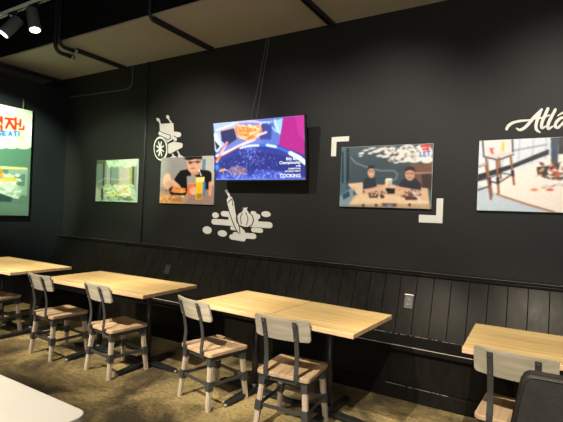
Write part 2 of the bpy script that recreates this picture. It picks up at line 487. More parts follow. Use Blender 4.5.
# ------------------------------------------------------------------ dining chairs
def make_chair():
    t = thing('dining_chair', '', 'chair', group='dining chairs pulled up to the bench tables')
    # seat
    bm = bmesh.new()
    add_prism(bm, rounded(-0.1875, -0.185, 0.1875, 0.185, 0.025), 0.382, 0.41, bev=0.005)
    obj('seat', bm, M['seat'], t)
    # metal apron under the seat
    bm = bmesh.new()
    for s in (-1, 1):
        add_box(bm, (s * 0.165, 0, 0.366), (0.012, 0.34, 0.032), bev=0.002)
        add_box(bm, (0, s * 0.160, 0.366), (0.33, 0.012, 0.032), bev=0.002)
    obj('seat_frame', bm, M['metal'], t)
    # legs
    for sx in (-1, 1):
        for sy in (-1, 1):
            top = Vector((sx * 0.152, sy * 0.148, 0.345)); bot = Vector((sx * 0.182, sy * 0.180, 0.0))
            def P(z):
                k = (z - bot.z) / (top.z - bot.z)
                return bot.lerp(top, k)
            bm = bmesh.new()
            add_sweep(bm, [P(0.0), P(0.004), P(0.345)], rect(0.038, 0.038), (0, 1, 0), scales=[0.82, 0.86, 1.0], smooth=False)
            bmesh.ops.bevel(bm, geom=[e for e in bm.edges if (e.verts[0].co - e.verts[1].co).length > 0.2], offset=0.006, segments=2, affect='EDGES')
            lg = obj('leg', bm, M['leg_wood'], t)
            bm = bmesh.new()
            add_sweep(bm, [P(0.310), P(0.350), Vector((sx * 0.152, sy * 0.148, 0.381))], rect(0.044, 0.044), (0, 1, 0), smooth=False)
            add_box(bm, P(0.33) + Vector((0, sy * 0.021, 0)), (0.008, 0.005, 0.008), bev=0.001)
            c1 = obj('leg_bracket', bm, M['metal'], lg); c1['label'] = 'dark metal bracket at the top of the leg'
            bm = bmesh.new()
            add_sweep(bm, [P(0.142), P(0.206)], rect(0.044, 0.044), (0, 1, 0), smooth=False)
            add_box(bm, P(0.174) + Vector((0, sy * 0.021, 0)), (0.008, 0.005, 0.008), bev=0.001)
            c2 = obj('leg_collar', bm, M['metal'], lg); c2['label'] = 'dark metal collar halfway down the leg'
    zs = 0.176; k = zs / 0.345
    lx = 0.182 + (0.152 - 0.182) * k; ly = 0.180 + (0.148 - 0.180) * k
    for s in (-1, 1):
        bm = bmesh.new(); add_box(bm, (s * lx, 0, zs), (0.010, 2 * ly - 0.03, 0.024), bev=0.002); obj('stretcher', bm, M['metal'], t)
        bm = bmesh.new(); add_box(bm, (0, s * ly, zs), (2 * lx - 0.03, 0.010, 0.024), bev=0.002); obj('stretcher', bm, M['metal'], t)
    # back bars
    for s in (-1, 1):
        bm = bmesh.new()
        pth = bez([(s * 0.108, -0.10, 0.377), (s * 0.108, -0.175, 0.374), (s * 0.108, -0.200, 0.388), (s * 0.108, -0.204, 0.43),
                   (s * 0.108, -0.196, 0.52), (s * 0.108, -0.212, 0.62), (s * 0.108, -0.244, 0.72), (s * 0.108, -0.262, 0.772)], 5)
        add_sweep(bm, pth, rect(0.030, 0.007), (0, 0, 1) if False else (0, -1, 0), smooth=False)
        bar = obj('back_bar', bm, M['metal'], t)
        for zz, yy in ((0.755, -0.2605), (0.66, -0.2285)):
            bm = bmesh.new()
            add_prism(bm, circ(0.0055, 10), 0, 0.004, Matrix.Translation((s * 0.108, yy, zz)) @ Matrix.Rotation(R(90 + 17), 4, 'X'))
            bo = obj('bolt', bm, M['steel'], bar); bo['label'] = 'small bright bolt fixing the wooden back'
    # curved wooden back plate
    bm = bmesh.new()
    NX, NZ = 18, 6
    def plate(u, v, d):
        # u -1..1 across, v 0..1 up
        W, r = 0.193, 0.022
        z = 0.640 + 0.142 * v
        x = W * u
        y = -0.2115 - (z - 0.640) * 0.30 + 0.040 * u * u + d
        return Vector((x, y, z))
    outline = rounded(-0.193, 0.640, 0.193, 0.786, 0.020, 5)
    # dense outline so the plate can bend
    dense = []
    for i in range(len(outline)):
        a = Vector(outline[i]); b = Vector(outline[(i + 1) % len(outline)])
        nseg = max(1, int((b - a).length / 0.02))
        for q in range(nseg):
            dense.append(a.lerp(b, q / nseg))
    b2 = bmesh.new()
    lo = [b2.verts.new((p.x, 0, p.y)) for p in dense]
    f = b2.faces.new(lo)
    bmesh.ops.triangulate(b2, faces=[f])
    # cut into columns for a smooth bend
    for i in range(1, 16):
        xx = -0.193 + 0.386 * i / 16
        bmesh.ops.bisect_plane(b2, geom=b2.verts[:] + b2.edges[:] + b2.faces[:], plane_co=(xx, 0, 0), plane_no=(1, 0, 0))
    r = bmesh.ops.extrude_face_region(b2, geom=b2.faces[:])
    vs = [e for e in r['geom'] if isinstance(e, bmesh.types.BMVert)]
    for v in vs: v.co.y += 0.013
    for v in b2.verts:
        u = v.co.x / 0.193
        v.co.y += -0.2215 - (v.co.z - 0.640) * 0.30 + 0.038 * u * u - 0.0
    merge(bm, b2)
    obj('backrest', bm, M['grey_wood'], t)
    return t
CH = [(-1.425, -1.435, 5, 'grey-backed wooden chair at the right end of the middle table pair'),
      (-2.153, -1.390, -13, 'grey-backed wooden chair at the left end of the middle table pair'),
      (-3.200, -1.455, -7, 'grey-backed wooden chair at the right half of the second table pair from the left'),
      (-3.995, -1.495, -3, 'grey-backed wooden chair between the leftmost table and the second table'),
      (-5.150, -1.535, 5, 'wooden chair under the leftmost table, its backrest cut off by the picture edge'),
      (-0.092, -1.300, -4, 'grey-backed wooden chair at the right-hand table, half hidden by the black padded chair')]
proto = make_chair()
for i, (x, y, a, lab) in enumerate(CH):
    o = proto if i == 0 else dup(proto)
    o.location = (x, y, 0); o.rotation_euler = (0, 0, R(a)); o['label'] = lab

# ------------------------------------------------------------------ tables
def make_table(W, D, px, py):
    t = thing('bistro_table', '', 'table', group='wood topped tables along the bench')
    bm = bmesh.new()
    add_box(bm, (0, 0, 0.735), (W, D, 0.030), bev=0.003)
    for f in bm.faces:
        f.material_index = 0 if abs(f.normal.z) > 0.5 or f.calc_center_median().z > 0.7485 else 1
    bm.normal_update()
    for f in bm.faces:
        f.material_index = 0 if abs(f.normal.z) > 0.5 else 1
    obj('tabletop', bm, [M['top'], M['top_edge']], t)
    bm = bmesh.new()
    add_box(bm, (px, py, 0.715), (0.34, 0.05, 0.009), bev=0.002); add_box(bm, (px, py, 0.715), (0.05, 0.34, 0.009), bev=0.002)
    obj('top_bracket', bm, M['iron'], t)
    bm = bmesh.new()
    add_tube(bm, [(px, py, 0.04), (px, py, 0.712)], 0.026, 16, up=(0, 1, 0))
    add_tube(bm, [(px, py, 0.03), (px, py, 0.075)], 0.042, 16, up=(0, 1, 0), scales=[1, 0.8])
    obj('column', bm, M['iron'], t)
    bm = bmesh.new()
    for k in range(4):
        a = R(90 * k)
        d = Vector((math.cos(a), math.sin(a), 0))
        o0 = Vector((px, py, 0))
        add_sweep(bm, [o0 + d * 0.02 + Vector((0, 0, 0.030)), o0 + d * 0.2 + Vector((0, 0, 0.027)), o0 + d * 0.33 + Vector((0, 0, 0.021)), o0 + d * 0.345 + Vector((0, 0, 0.017))],
                  rect(0.062, 0.024), (0, 0, 1), scales=[1.0, 0.9, 0.78, 0.62], smooth=False)
    bs = obj('base', bm, M['iron'], t)
    for k in range(4):
        a = R(90 * k)
        bm = bmesh.new()
        add_tube(bm, [(px + math.cos(a) * 0.345, py + math.sin(a) * 0.345, 0.0), (px + math.cos(a) * 0.345, py + math.sin(a) * 0.345, 0.022)], 0.019, 10, up=(0, 1, 0))
        fo = obj('levelling_foot', bm, M['foot'], bs); fo['label'] = 'small bright levelling foot'
    return t
TB = [(-3.025, -1.332, 2.4, 'light wood table, right half of the joined pair second from the left wall'),
      (-3.682, -1.360, 2.4, 'light wood table, left half of the joined pair second from the left wall'),
      (-4.805, -1.405, 0, 'light wood table, right half of the joined pair nearest the left wall'),
      (-5.463, -1.405, 0, 'light wood table, left half of the pair nearest the left wall, cut by picture edge'),
      (-1.244, -1.275, -2.8, 'light wood table, right half of the long joined pair in the middle'),
      (-1.904, -1.243, -2.8, 'light wood table, left half of the long joined pair in the middle'),
      (-0.042, -1.14, 1.2, 'light wood table at the right edge, behind the chair beside the black padded chair')]
tp = make_table(0.654, 0.655, -0.05, 0.12)
for i, (x, y, a, lab) in enumerate(TB):
    o = tp if i == 0 else dup(tp)
    o.location = (x, y, 0); o.rotation_euler = (0, 0, R(a)); o['label'] = lab

# white table by the camera
t = thing('white_table', 'white rounded-corner table at the lower left corner', 'table', (-1.825, -3.44, 0))
bm = bmesh.new(); add_prism(bm, rounded(-0.54, -0.345, 0.54, 0.345, 0.05, 8), 0.718, 0.75, bev=0.005); obj('tabletop', bm, M['laminate'], t)
bm = bmesh.new(); add_tube(bm, [(0, 0, 0.03), (0, 0, 0.718)], 0.03, 16, up=(0, 1, 0)); obj('column', bm, M['iron'], t)
bm = bmesh.new()
for k in range(4):
    a = R(45 + 90 * k); d = Vector((math.cos(a), math.sin(a), 0))
    add_sweep(bm, [d * 0.02 + Vector((0, 0, 0.02)), d * 0.36 + Vector((0, 0, 0.014))], rect(0.06, 0.026), (0, 0, 1), scales=[1, 0.75], smooth=False)
obj('base', bm, M['iron'], t)

# black padded chair near the camera
t = thing('padded_chair', 'black leatherette padded chair at the lower right, its back towards the wooden chair', 'chair', (0.180, -2.34, 0), R(3))
bm = bmesh.new()
def pad_section(z):
    k = (z - 0.42) / 0.46
    return 0.245 - 0.018 * k, 0.040, 0.22 - 0.02 * k
b2 = bmesh.new()
ol = []
zt, zb = 0.882, 0.40
hw_b, hw_t, rc = 0.30, 0.222, 0.035
pts = [(-hw_b, zb), (-hw_t - 0.004, zt - rc)]
for i in range(1, 7):
    a = R(180 - 90 * i / 6); pts.append((-hw_t + rc * (1 + math.cos(a)) - 0.0, zt - rc + rc * math.sin(a)))
pts += [(-x, z) for x, z in pts[::-1]]
add_prism(b2, pts, -0.035, 0.035, bev=0.016)
bmesh.ops.triangulate(b2, faces=[f for f in b2.faces if len(f.verts) > 4])
merge(bm, b2, Matrix.Translation((0, 0.235, 0)) @ Matrix.Rotation(R(90), 4, 'X'), smooth=False)
bk = obj('backrest', bm, M['leather'], t)
for s in (-1, 1):
    bm = bmesh.new()
    ring = [Vector((x * 0.965, 0.235 + s * 0.0345, zt - (zt - z) * 1.0 - (0.012 if z > 0.8 else 0))) for x, z in pts]
    add_tube(bm, ring, 0.004, 8, up=(0, 1, 0))
    obj('piping', bm, M['leather'], bk)
bm = bmesh.new(); add_box(bm, (0, -0.03, 0.43), (0.50, 0.46, 0.09), bev=0.03, seg=3); obj('seat', bm, M['leather'], t)
for sx in (-1, 1):
    for sy in (-1, 1):
        bm = bmesh.new(); add_sweep(bm, [(sx * 0.21, -0.03 + sy * 0.19, 0.39), (sx * 0.22, -0.03 + sy * 0.22, 0.0)], rect(0.036, 0.036), (0, 1, 0), scales=[1, 0.75], smooth=False)
        obj('leg', bm, M['iron'], t)

# ------------------------------------------------------------------ painted pictures (flat prints and the television picture)
class Paint:
    def __init__(s, W, H, quad, bg):
        s.W, s.H = W, H
        s.q = [np.array(p, float) for p in quad]    # TL TR BR BL in sketch units
        u, v = np.meshgrid((np.arange(W) + 0.0) / (W - 1), (np.arange(H) + 0.0) / (H - 1))
        TL, TR, BR, BL = s.q
        s.x = (1 - v) * ((1 - u) * TL[0] + u * TR[0]) + v * ((1 - u) * BL[0] + u * BR[0])
        s.y = (1 - v) * ((1 - u) * TL[1] + u * TR[1]) + v * ((1 - u) * BL[1] + u * BR[1])
        s.px = np.hypot(TR[0] - TL[0], TR[1] - TL[1]) / W
        s.a = np.zeros((H, W, 3)); s.a[:] = bg
        s.rng = np.random.default_rng(7)
        s.blur = 1
    def mixin(s, m, c):
        m = np.clip(m, 0, 1)[..., None]
        s.a = s.a * (1 - m) + np.array(c, float) * m
    def poly(s, pts, c, al=1.0):
        acc = np.zeros(s.x.shape)
        p = np.array(pts, float)
        for dx, dy in ((-.25, -.25), (.25, -.25), (-.25, .25), (.25, .25)):
            X, Y = s.x + dx * s.px, s.y + dy * s.px
            ins = np.zeros(X.shape, bool)
            j = len(p) - 1
            for i in range(len(p)):
                xi, yi = p[i]; xj, yj = p[j]
                if yi != yj:
                    ins ^= ((yi > Y) != (yj > Y)) & (X < (xj - xi) * (Y - yi) / (yj - yi) + xi)
                j = i
            acc += ins
        s.mixin(acc / 4 * al, c)
    def ell(s, cx, cy, rx, ry, c, al=1.0, rot=0.0):
        ca, sa = math.cos(R(rot)), math.sin(R(rot))
        dx, dy = s.x - cx, s.y - cy
        d = np.hypot((dx * ca + dy * sa) / rx, (-dx * sa + dy * ca) / ry)
        s.mixin((1 - d) * min(rx, ry) / s.px + 0.5 if al >= 1 else np.clip((1 - d) * min(rx, ry) / s.px + 0.5, 0, 1) * al, c)
    def line(s, pts, wd, c, al=1.0):
        best = np.full(s.x.shape, 1e9)
        for (x0, y0), (x1, y1) in zip(pts[:-1], pts[1:]):
            vx, vy = x1 - x0, y1 - y0
            L2 = vx * vx + vy * vy + 1e-9
            t = np.clip(((s.x - x0) * vx + (s.y - y0) * vy) / L2, 0, 1)
            best = np.minimum(best, np.hypot(s.x - x0 - t * vx, s.y - y0 - t * vy))
        s.mixin(np.clip((wd / 2 - best) / s.px + 0.5, 0, 1) * al, c)
    def blobs(s, n, box, sz, cols, al=0.8):
        x0, y0, x1, y1 = box
        for k in range(n):
            c = cols[s.rng.integers(len(cols))]
            s.ell(s.rng.uniform(x0, x1), s.rng.uniform(y0, y1), sz * s.rng.uniform(.5, 1.6), sz * s.rng.uniform(.3, .8), c, al, s.rng.uniform(-40, 40))
    def grain(s, amt):
        s.a += s.rng.normal(0, amt, s.x.shape)[..., None]
    def mesh(s, name, w, h, mat, parent, scale=1.0):
        """upright sheet w x h facing -y, centred on the parent's origin"""
        W, H = s.W, s.H
        for _ in range(s.blur):
            b = np.pad(s.a, ((1, 1), (1, 1), (0, 0)), 'edge')
            b = (b[:-2] + 2 * b[1:-1] + b[2:]) / 4
            s.a = (b[:, :-2] + 2 * b[:, 1:-1] + b[:, 2:]) / 4
        c = np.clip(s.a * scale, 0, 255) / 255
        lin = np.where(c <= 0.04045, c / 12.92, ((c + 0.055) / 1.055) ** 2.4)
        X, Z = np.meshgrid(np.linspace(-w / 2, w / 2, W), np.linspace(h / 2, -h / 2, H))
        co = np.stack([X, np.zeros_like(X), Z], -1).reshape(-1, 3)
        i = np.arange(W * H).reshape(H, W)
        f = np.stack([i[:-1, :-1], i[1:, :-1], i[1:, 1:], i[:-1, 1:]], -1).reshape(-1, 4)
        me = bpy.data.meshes.new(name)
        me.from_pydata(co.tolist(), [], f.tolist())
        at = me.color_attributes.new('Col', 'FLOAT_COLOR', 'POINT')
        at.data.foreach_set('color', np.concatenate([lin.reshape(-1, 3), np.ones((W * H, 1))], 1).astype(np.float32).ravel())
        me.materials.append(mat)
        o = bpy.data.objects.new(name, me)
        COL.objects.link(o); o.parent = parent
        return o

def poster(label, loc, w, h, paint, mat, rz=0.0, th=0.022, scale=1.0, group='food photo posters on the walls'):
    t = thing('poster', label, 'poster', loc, rz, group)
    bm = bmesh.new(); add_box(bm, (0, th / 2 + 0.0006, 0), (w, th, h), bev=0.001); obj('backing_board', bm, M['board_white'], t)
    paint.mesh('print', w - 0.003, h - 0.003, mat, t, scale)
    return t

# --- poster: man eating
p = Paint(132, 92, [(40, 80), (383, 68), (375, 390), (32, 372)], (150, 148, 144))
for k in range(14):
    y = 84 + 13 * k
    p.line([(30, y), (400, y - 10)], 3, (120, 118, 116), 0.7)
    p.line([(30, y + 6), (400, y - 4)], 4, (172, 170, 166), 0.5)
p.poly([(300, 60), (390, 60), (385, 270), (310, 250)], (176, 174, 172))
p.poly([(310, 90), (330, 90), (328, 170), (308, 170)], (96, 130, 150))
p.poly([(30, 270), (390, 262), (390, 400), (20, 400)], (150, 128, 116))
p.poly([(20, 300), (240, 310), (200, 400), (20, 400)], (176, 148, 124), 0.8)
p.poly([(70, 290), (120, 240), (140, 205), (170, 165), (215, 155), (300, 160), (345, 165), (366, 180), (366, 285), (250, 300), (180, 300)], (22, 22, 26))
p.poly([(205, 80), (230, 70), (300, 72), (304, 150), (285, 178), (240, 182), (222, 165)], (206, 160, 138))
p.poly([(238, 178), (285, 172), (290, 190), (240, 200)], (188, 140, 118))
p.poly([(196, 88), (212, 62), (262, 52), (306, 62), (308, 92), (262, 88), (222, 98)], (34, 30, 32))
p.line([(222, 110), (250, 108), (272, 106), (300, 104)], 4, (44, 36, 36))
p.ell(234, 112, 13, 10, (60, 46, 44), 0.6); p.ell(280, 108, 13, 10, (60, 46, 44), 0.6)
p.line([(240, 150), (262, 148)], 5, (150, 80, 74))
p.ell(80, 222, 26, 44, (220, 176, 152), 1, 15)
p.poly([(64, 240), (98, 230), (112, 268), (88, 292), (66, 280)], (206, 160, 134))
p.poly([(88, 250), (120, 215), (170, 260), (185, 296), (160, 300), (118, 268)], (208, 160, 132))
p.line([(80, 200), (150, 262)], 5, (232, 206, 170))
p.poly([(96, 300), (215, 304), (205, 326), (110, 320)], (24, 22, 24))
p.ell(145, 292, 32, 18, (214, 136, 66)); p.ell(178, 300, 30, 12, (226, 158, 90))
p.blobs(30, (115, 276, 205, 304), 6, [(240, 196, 130), (196, 104, 40), (230, 150, 80)])
p.ell(70, 350, 60, 30, (206, 158, 100)); p.ell(140, 362, 50, 18, (196, 146, 96))
p.blobs(50, (34, 325, 190, 375), 8, [(236, 200, 140), (180, 120, 60), (220, 170, 110), (160, 110, 70)])
p.poly([(214, 250), (268, 246), (264, 324), (218, 328)], (214, 116, 74))
p.poly([(212, 200), (270, 196), (270, 250), (214, 254)], (198, 190, 186), 0.75)
p.ell(262, 298, 30, 26, (224, 170, 146))
p.line([(288, 158), (304, 200)], 6, (236, 236, 238))
p.poly([(268, 208), (326, 206), (312, 352), (272, 358)], (226, 176, 56))
p.poly([(272, 210), (324, 208), (322, 240), (274, 244)], (236, 212, 140))
p.poly([(276, 318), (312, 314), (310, 346), (278, 352)], (150, 126, 60))
p.poly([(316, 240), (332, 238), (328, 330), (314, 332)], (64, 124, 180))
p.poly([(348, 240), (368, 236), (366, 330), (350, 330)], (214, 150, 120))
p.a = (p.a - 120) * 1.15 + 122
p.grain(5)
poster('poster of a man in black eating behind a yellow drink, left of the television', (-3.822, -0.026, 1.796), 0.893, 0.585, p, M['print'])

# --- small greenish poster near the corner
p = Paint(100, 68, [(85, 68), (375, 62), (360, 373), (80, 360)], (150, 160, 148))
p.poly([(80, 60), (140, 64), (138, 250), (80, 240)], (138, 150, 142))
p.poly([(80, 60), (160, 62), (156, 86), (82, 96)], (118, 120, 96))
p.poly([(132, 84), (146, 84), (142, 250), (130, 250)], (92, 88, 78))
p.poly([(160, 110), (190, 110), (188, 240), (158, 240)], (176, 184, 178))
p.poly([(192, 110), (246, 112), (244, 210), (190, 210)], (152, 164, 156))
p.line([(190, 100), (188, 240)], 6, (110, 114, 104))
p.poly([(246, 120), (320, 110), (318, 250), (246, 240)], (196, 188, 176))
p.poly([(340, 100), (352, 100), (346, 300), (334, 300)], (96, 92, 84))
p.poly([(320, 110), (336, 108), (332, 280), (318, 260)], (176, 180, 120))
p.poly([(150, 68), (372, 62), (366, 112), (300, 122), (220, 116), (170, 112)], (206, 224, 196))
p.blobs(36, (160, 68, 366, 120), 8, [(230, 240, 222), (150, 190, 150), (180, 210, 176)])
p.poly([(84, 290), (140, 250), (330, 240), (360, 300), (360, 375), (80, 362)], (176, 196, 168))
p.poly([(140, 270), (180, 240), (320, 250), (330, 320), (180, 330)], (206, 222, 196))
p.line([(95, 225), (150, 195), (240, 210), (330, 190)], 5, (206, 214, 206), 0.8)
p.poly([(86, 260), (98, 262), (100, 330), (84, 332)], (210, 190, 180))
p.blobs(60, (120, 240, 340, 330), 9, [(236, 240, 220), (150, 170, 130), (224, 214, 120), (110, 130, 120), (232, 180, 140)])
p.line([(250, 312), (310, 262)], 8, (226, 176, 130)); p.line([(180, 310), (250, 320)], 10, (222, 214, 110)); p.line([(150, 246), (180, 250)], 8, (224, 220, 120))
p.poly([(120, 270), (134, 270), (138, 350), (124, 350)], (70, 66, 60))
p.poly([(240, 330), (330, 334), (326, 362), (242, 356)], (120, 128, 112))
p.blobs(30, (90, 325, 355, 368), 8, [(210, 220, 196), (120, 130, 110), (180, 190, 160)])
p.a = (p.a - 150) * 1.4 + 135
p.grain(6)
poster('small greenish faded poster nearest the left corner of the dark wall', (-5.146, -0.026, 1.796), 0.868, 0.588, p, M['print'])

# --- poster: two people toasting
p = Paint(150, 102, [(42, 38), (530, 22), (512, 372), (22, 352)], (70, 86, 92))
p.poly([(80, 36), (530, 20), (525, 240), (80, 250)], (66, 84, 92))
p.poly([(90, 90), (200, 60), (340, 120), (400, 110), (400, 240), (90, 230)], (60, 74, 82), 0.7)
p.line([(95, 92), (120, 120), (170, 140), (260, 165), (330, 165), (350, 185), (340, 210), (300, 225)], 9, (128, 142, 146), 0.75)
p.poly([(410, 132), (530, 126), (522, 272), (420, 262)], (112, 78, 64))
p.line([(412, 180), (524, 180)], 4, (200, 190, 172))
p.poly([(470, 184), (524, 184), (520, 270), (474, 266)], (60, 44, 40))
p.poly([(24, 36), (66, 38), (62, 300), (20, 352)], (74, 104, 122))
p.poly([(40, 60), (52, 60), (48, 230), (36, 230)], (30, 50, 66)); p.poly([(68, 38), (86, 38), (82, 210), (64, 240)], (36, 44, 52))
p.poly([(20, 300), (100, 250), (110, 352), (20, 352)], (126, 152, 166))
p.poly([(40, 290), (80, 270), (84, 300), (44, 318)], (52, 74, 88))
# cloud ornament
for q in ((155, 70, 18, 6), (180, 54, 18, 5), (150, 84, 12, 4), (205, 70, 14, 6), (215, 44, 22, 5), (240, 60, 26, 8), (270, 48, 30, 8), (290, 88, 26, 8),
          (255, 84, 18, 6), (320, 60, 40, 20), (350, 95, 40, 14), (400, 60, 46, 34), (440, 90, 50, 34), (480, 70, 46, 44), (500, 110, 30, 18), (390, 110, 34, 12), (320, 108, 20, 8), (345, 122, 16, 5)):
    p.ell(*q, (226, 222, 216), 1, -8)
p.blobs(46, (280, 34, 460, 118), 7, [(60, 56, 56), (120, 114, 110), (40, 40, 42), (180, 174, 168)])
p.poly([(468, 30), (518, 26), (520, 40), (470, 44)], (206, 36, 40)); p.poly([(476, 48), (512, 46), (512, 56), (478, 58)], (206, 36, 40)); p.line([(500, 30), (504, 58)], 8, (206, 36, 40))
B = (40, 76, 170)
p.line([(466, 66), (466, 90), (476, 90)], 5, B)
p.line([(494, 66), (484, 66), (484, 90), (495, 90)], 5, B); p.line([(484, 78), (493, 78)], 4, B)
p.line([(500, 65), (514, 64)], 5, B); p.line([(507, 65), (507, 88)], 5, B)
# table
p.poly([(75, 240), (120, 228), (500, 262), (510, 372), (75, 345), (110, 296), (130, 290)], (214, 180, 146))
p.poly([(75, 232), (160, 226), (170, 285), (120, 290), (120, 250), (78, 244)], (222, 196, 166))
p.poly([(90, 330), (140, 290), (330, 300), (505, 330), (505, 345), (90, 342)], (230, 200, 164))
p.poly([(76, 342), (508, 348), (508, 372), (76, 352)], (190, 158, 128))
for x in (160, 232, 408): p.ell(x, 350, 7, 8, (60, 50, 44))
p.poly([(262, 338), (345, 342), (340, 360), (265, 356)], (110, 70, 60)); p.poly([(290, 346), (320, 346), (318, 358), (292, 358)], (90, 140, 170))
# left person
p.poly([(160, 262), (162, 222), (178, 204), (195, 196), (228, 206), (240, 250), (236, 280), (160, 282)], (44, 50, 62))
p.ell(208, 174, 20, 30, (204, 156, 128)); p.poly([(188, 165), (192, 142), (208, 134), (226, 142), (228, 162), (222, 152), (198, 152)], (36, 30, 30))
p.line([(200, 184), (214, 184)], 4, (240, 226, 220)); p.line([(196, 166), (204, 165)], 3, (60, 40, 36)); p.line([(212, 165), (221, 166)], 3, (60, 40, 36))
p.poly([(160, 262), (200, 258), (290, 236), (292, 252), (230, 276), (170, 282)], (212, 164, 134))
p.line([(180, 276), (275, 262)], 14, (218, 176, 150))
# right person
p.poly([(355, 245), (372, 215), (396, 204), (440, 208), (468, 240), (466, 272), (355, 272)], (40, 44, 56))
p.ell(412, 188, 24, 32, (206, 152, 124)); p.poly([(384, 172), (390, 150), (412, 142), (436, 150), (442, 172), (412, 162)], (46, 34, 34))
p.line([(398, 182), (406, 182)], 4, (74, 52, 48)); p.line([(420, 182), (428, 182)], 4, (74, 52, 48)); p.line([(392, 180), (434, 180)], 2, (90, 70, 66), 0.7); p.line([(404, 204), (420, 204)], 4, (150, 80, 70))
p.poly([(320, 240), (345, 248), (440, 268), (430, 286), (340, 268), (315, 258)], (214, 166, 136))
p.ell(322, 252, 18, 12, (226, 180, 150)); p.ell(284, 250, 16, 10, (226, 180, 150))
p.poly([(282, 216), (302, 212), (300, 244), (284, 246)], (226, 206, 160)); p.poly([(300, 212), (322, 214), (318, 246), (302, 244)], (196, 190, 176)); p.poly([(286, 206), (320, 206), (320, 216), (286, 218)], (240, 236, 226))
p.poly([(285, 258), (335, 262), (332, 290), (288, 288)], (30, 28, 30))
for x0, y0, x1, y1 in ((190, 282, 245, 310), (250, 280, 280, 312), (382, 292, 450, 324)):
    p.poly([(x0, y0), (x1, y0 + 4), (x1 - 4, y1), (x0 + 6, y1)], (78, 48, 42))
p.blobs(40, (195, 276, 290, 300), 6, [(220, 190, 160), (150, 80, 60), (90, 60, 50), (240, 230, 216)])
p.blobs(40, (370, 270, 470, 310), 7, [(220, 200, 180), (140, 80, 60), (60, 40, 36), (236, 226, 214)])
p.line([(430, 290), (460, 320), (462, 345)], 8, (214, 214, 220), 0.9)
p.grain(4)
poster('poster of two people toasting over food at a wooden table, right of the television', (-1.308, -0.026, 1.821), 0.88, 0.586, p, M['print'])

# --- poster at the right: white table and bar stools
p = Paint(150, 102, [(35, 152), (446, 146), (446, 410), (22, 390)], (216, 214, 212))
p.poly([(20, 150), (450, 140), (450, 210), (20, 300)], (206, 210, 216))
for x in (70, 120, 175, 220, 262): p.line([(x, 150), (x - 4, 240)], 3, (150, 160, 172), 0.7)
p.line([(30, 200), (270, 170)], 3, (176, 184, 196), 0.7)
p.poly([(20, 290), (150, 250), (270, 205), (270, 188), (150, 236), (20, 270)], (34, 34, 38))
p.line([(150, 190), (262, 172)], 3, (120, 130, 142))
p.poly([(22, 300), (95, 335), (300, 402), (446, 410), (22, 392)], (186, 196, 204))
p.poly([(95, 335), (130, 270), (280, 212), (450, 200), (450, 412), (300, 402)], (226, 216, 208))
p.line([(95, 337), (200, 374), (290, 402)], 6, (168, 124, 98))
p.poly([(275, 140), (300, 140), (298, 240), (278, 238)], (70, 84, 102)); p.poly([(300, 140), (450, 138), (450, 200), (300, 205)], (52, 48, 50))
p.poly([(330, 160), (450, 150), (450, 185), (340, 190)], (110, 92, 80))
# stools
def stool(ox, oy, k):
    q = lambda a: [(ox + x * k, oy + y * k) for x, y in a]
    p.poly(q([(0, 0), (100, -6), (104, 40), (45, 60), (-2, 50)]), (212, 206, 204))
    for a in ([(-2, 0), (2, 52)], [(102, -8), (104, 44)]): p.line(q(a), 4, (44, 40, 42))
    p.poly(q([(0, 52), (54, 66), (106, 48), (104, 42), (50, 44)]), (206, 196, 194)); p.line(q([(0, 54), (54, 68), (106, 50)]), 4, (70, 60, 58))
    for a in ([(10, 62), (30, 190)], [(48, 70), (54, 182)], [(96, 56), (108, 152)], [(56, 62), (62, 130)]):
        p.line(q(a), 8, (150, 110, 84))
        (x0, y0), (x1, y1) = a
        p.line(q([(x0 + (x1 - x0) * .55, y0 + (y1 - y0) * .55), (x0 + (x1 - x0) * .68, y0 + (y1 - y0) * .68)]), 10, (40, 38, 42))
    p.line(q([(24, 140), (52, 148), (104, 116)]), 4, (60, 58, 60)); p.line(q([(24, 128), (62, 112), (104, 120)]), 3, (70, 68, 70))
stool(48, 152, 1.0)
p.line([(30, 240), (56, 232), (74, 352)], 8, (140, 104, 82)); p.line([(22, 238), (56, 232)], 6, (190, 180, 176)); p.line([(24, 290), (62, 282)], 4, (50, 48, 52)); p.line([(24, 322), (66, 310)], 4, (50, 48, 52))
p.poly([(114, 158), (122, 157), (122, 190), (114, 192)], (222, 190, 60))
p.line([(74, 180), (82, 196)], 6, (206, 80, 74)); p.line([(84, 178), (76, 192)], 4, (206, 80, 74))
# food tray
p.poly([(232, 248), (320, 240), (446, 240), (446, 300), (330, 300), (236, 282)], (38, 32, 34))
p.blobs(80, (240, 236, 440, 285), 10, [(224, 216, 210), (60, 46, 44), (196, 90, 60), (230, 180, 130), (240, 236, 232), (90, 70, 66)])
p.blobs(40, (260, 285, 440, 320), 8, [(200, 194, 196), (232, 228, 226), (160, 130, 120)])
p.ell(224, 325, 12, 4, (216, 130, 70)); p.ell(275, 326, 12, 4, (196, 90, 80)); p.ell(255, 318, 8, 4, (230, 170, 90))
p.ell(330, 372, 14, 24, (206, 200, 200)); p.ell(332, 372, 9, 17, (228, 222, 218))
p.grain(4)
p.a = (p.a - 200) * 1.3 + 205
poster('poster of white bar stools beside a white table, at the right edge of the picture', (-0.052, -0.026, 1.822), 0.88, 0.588, p, M['print_wrapped'])

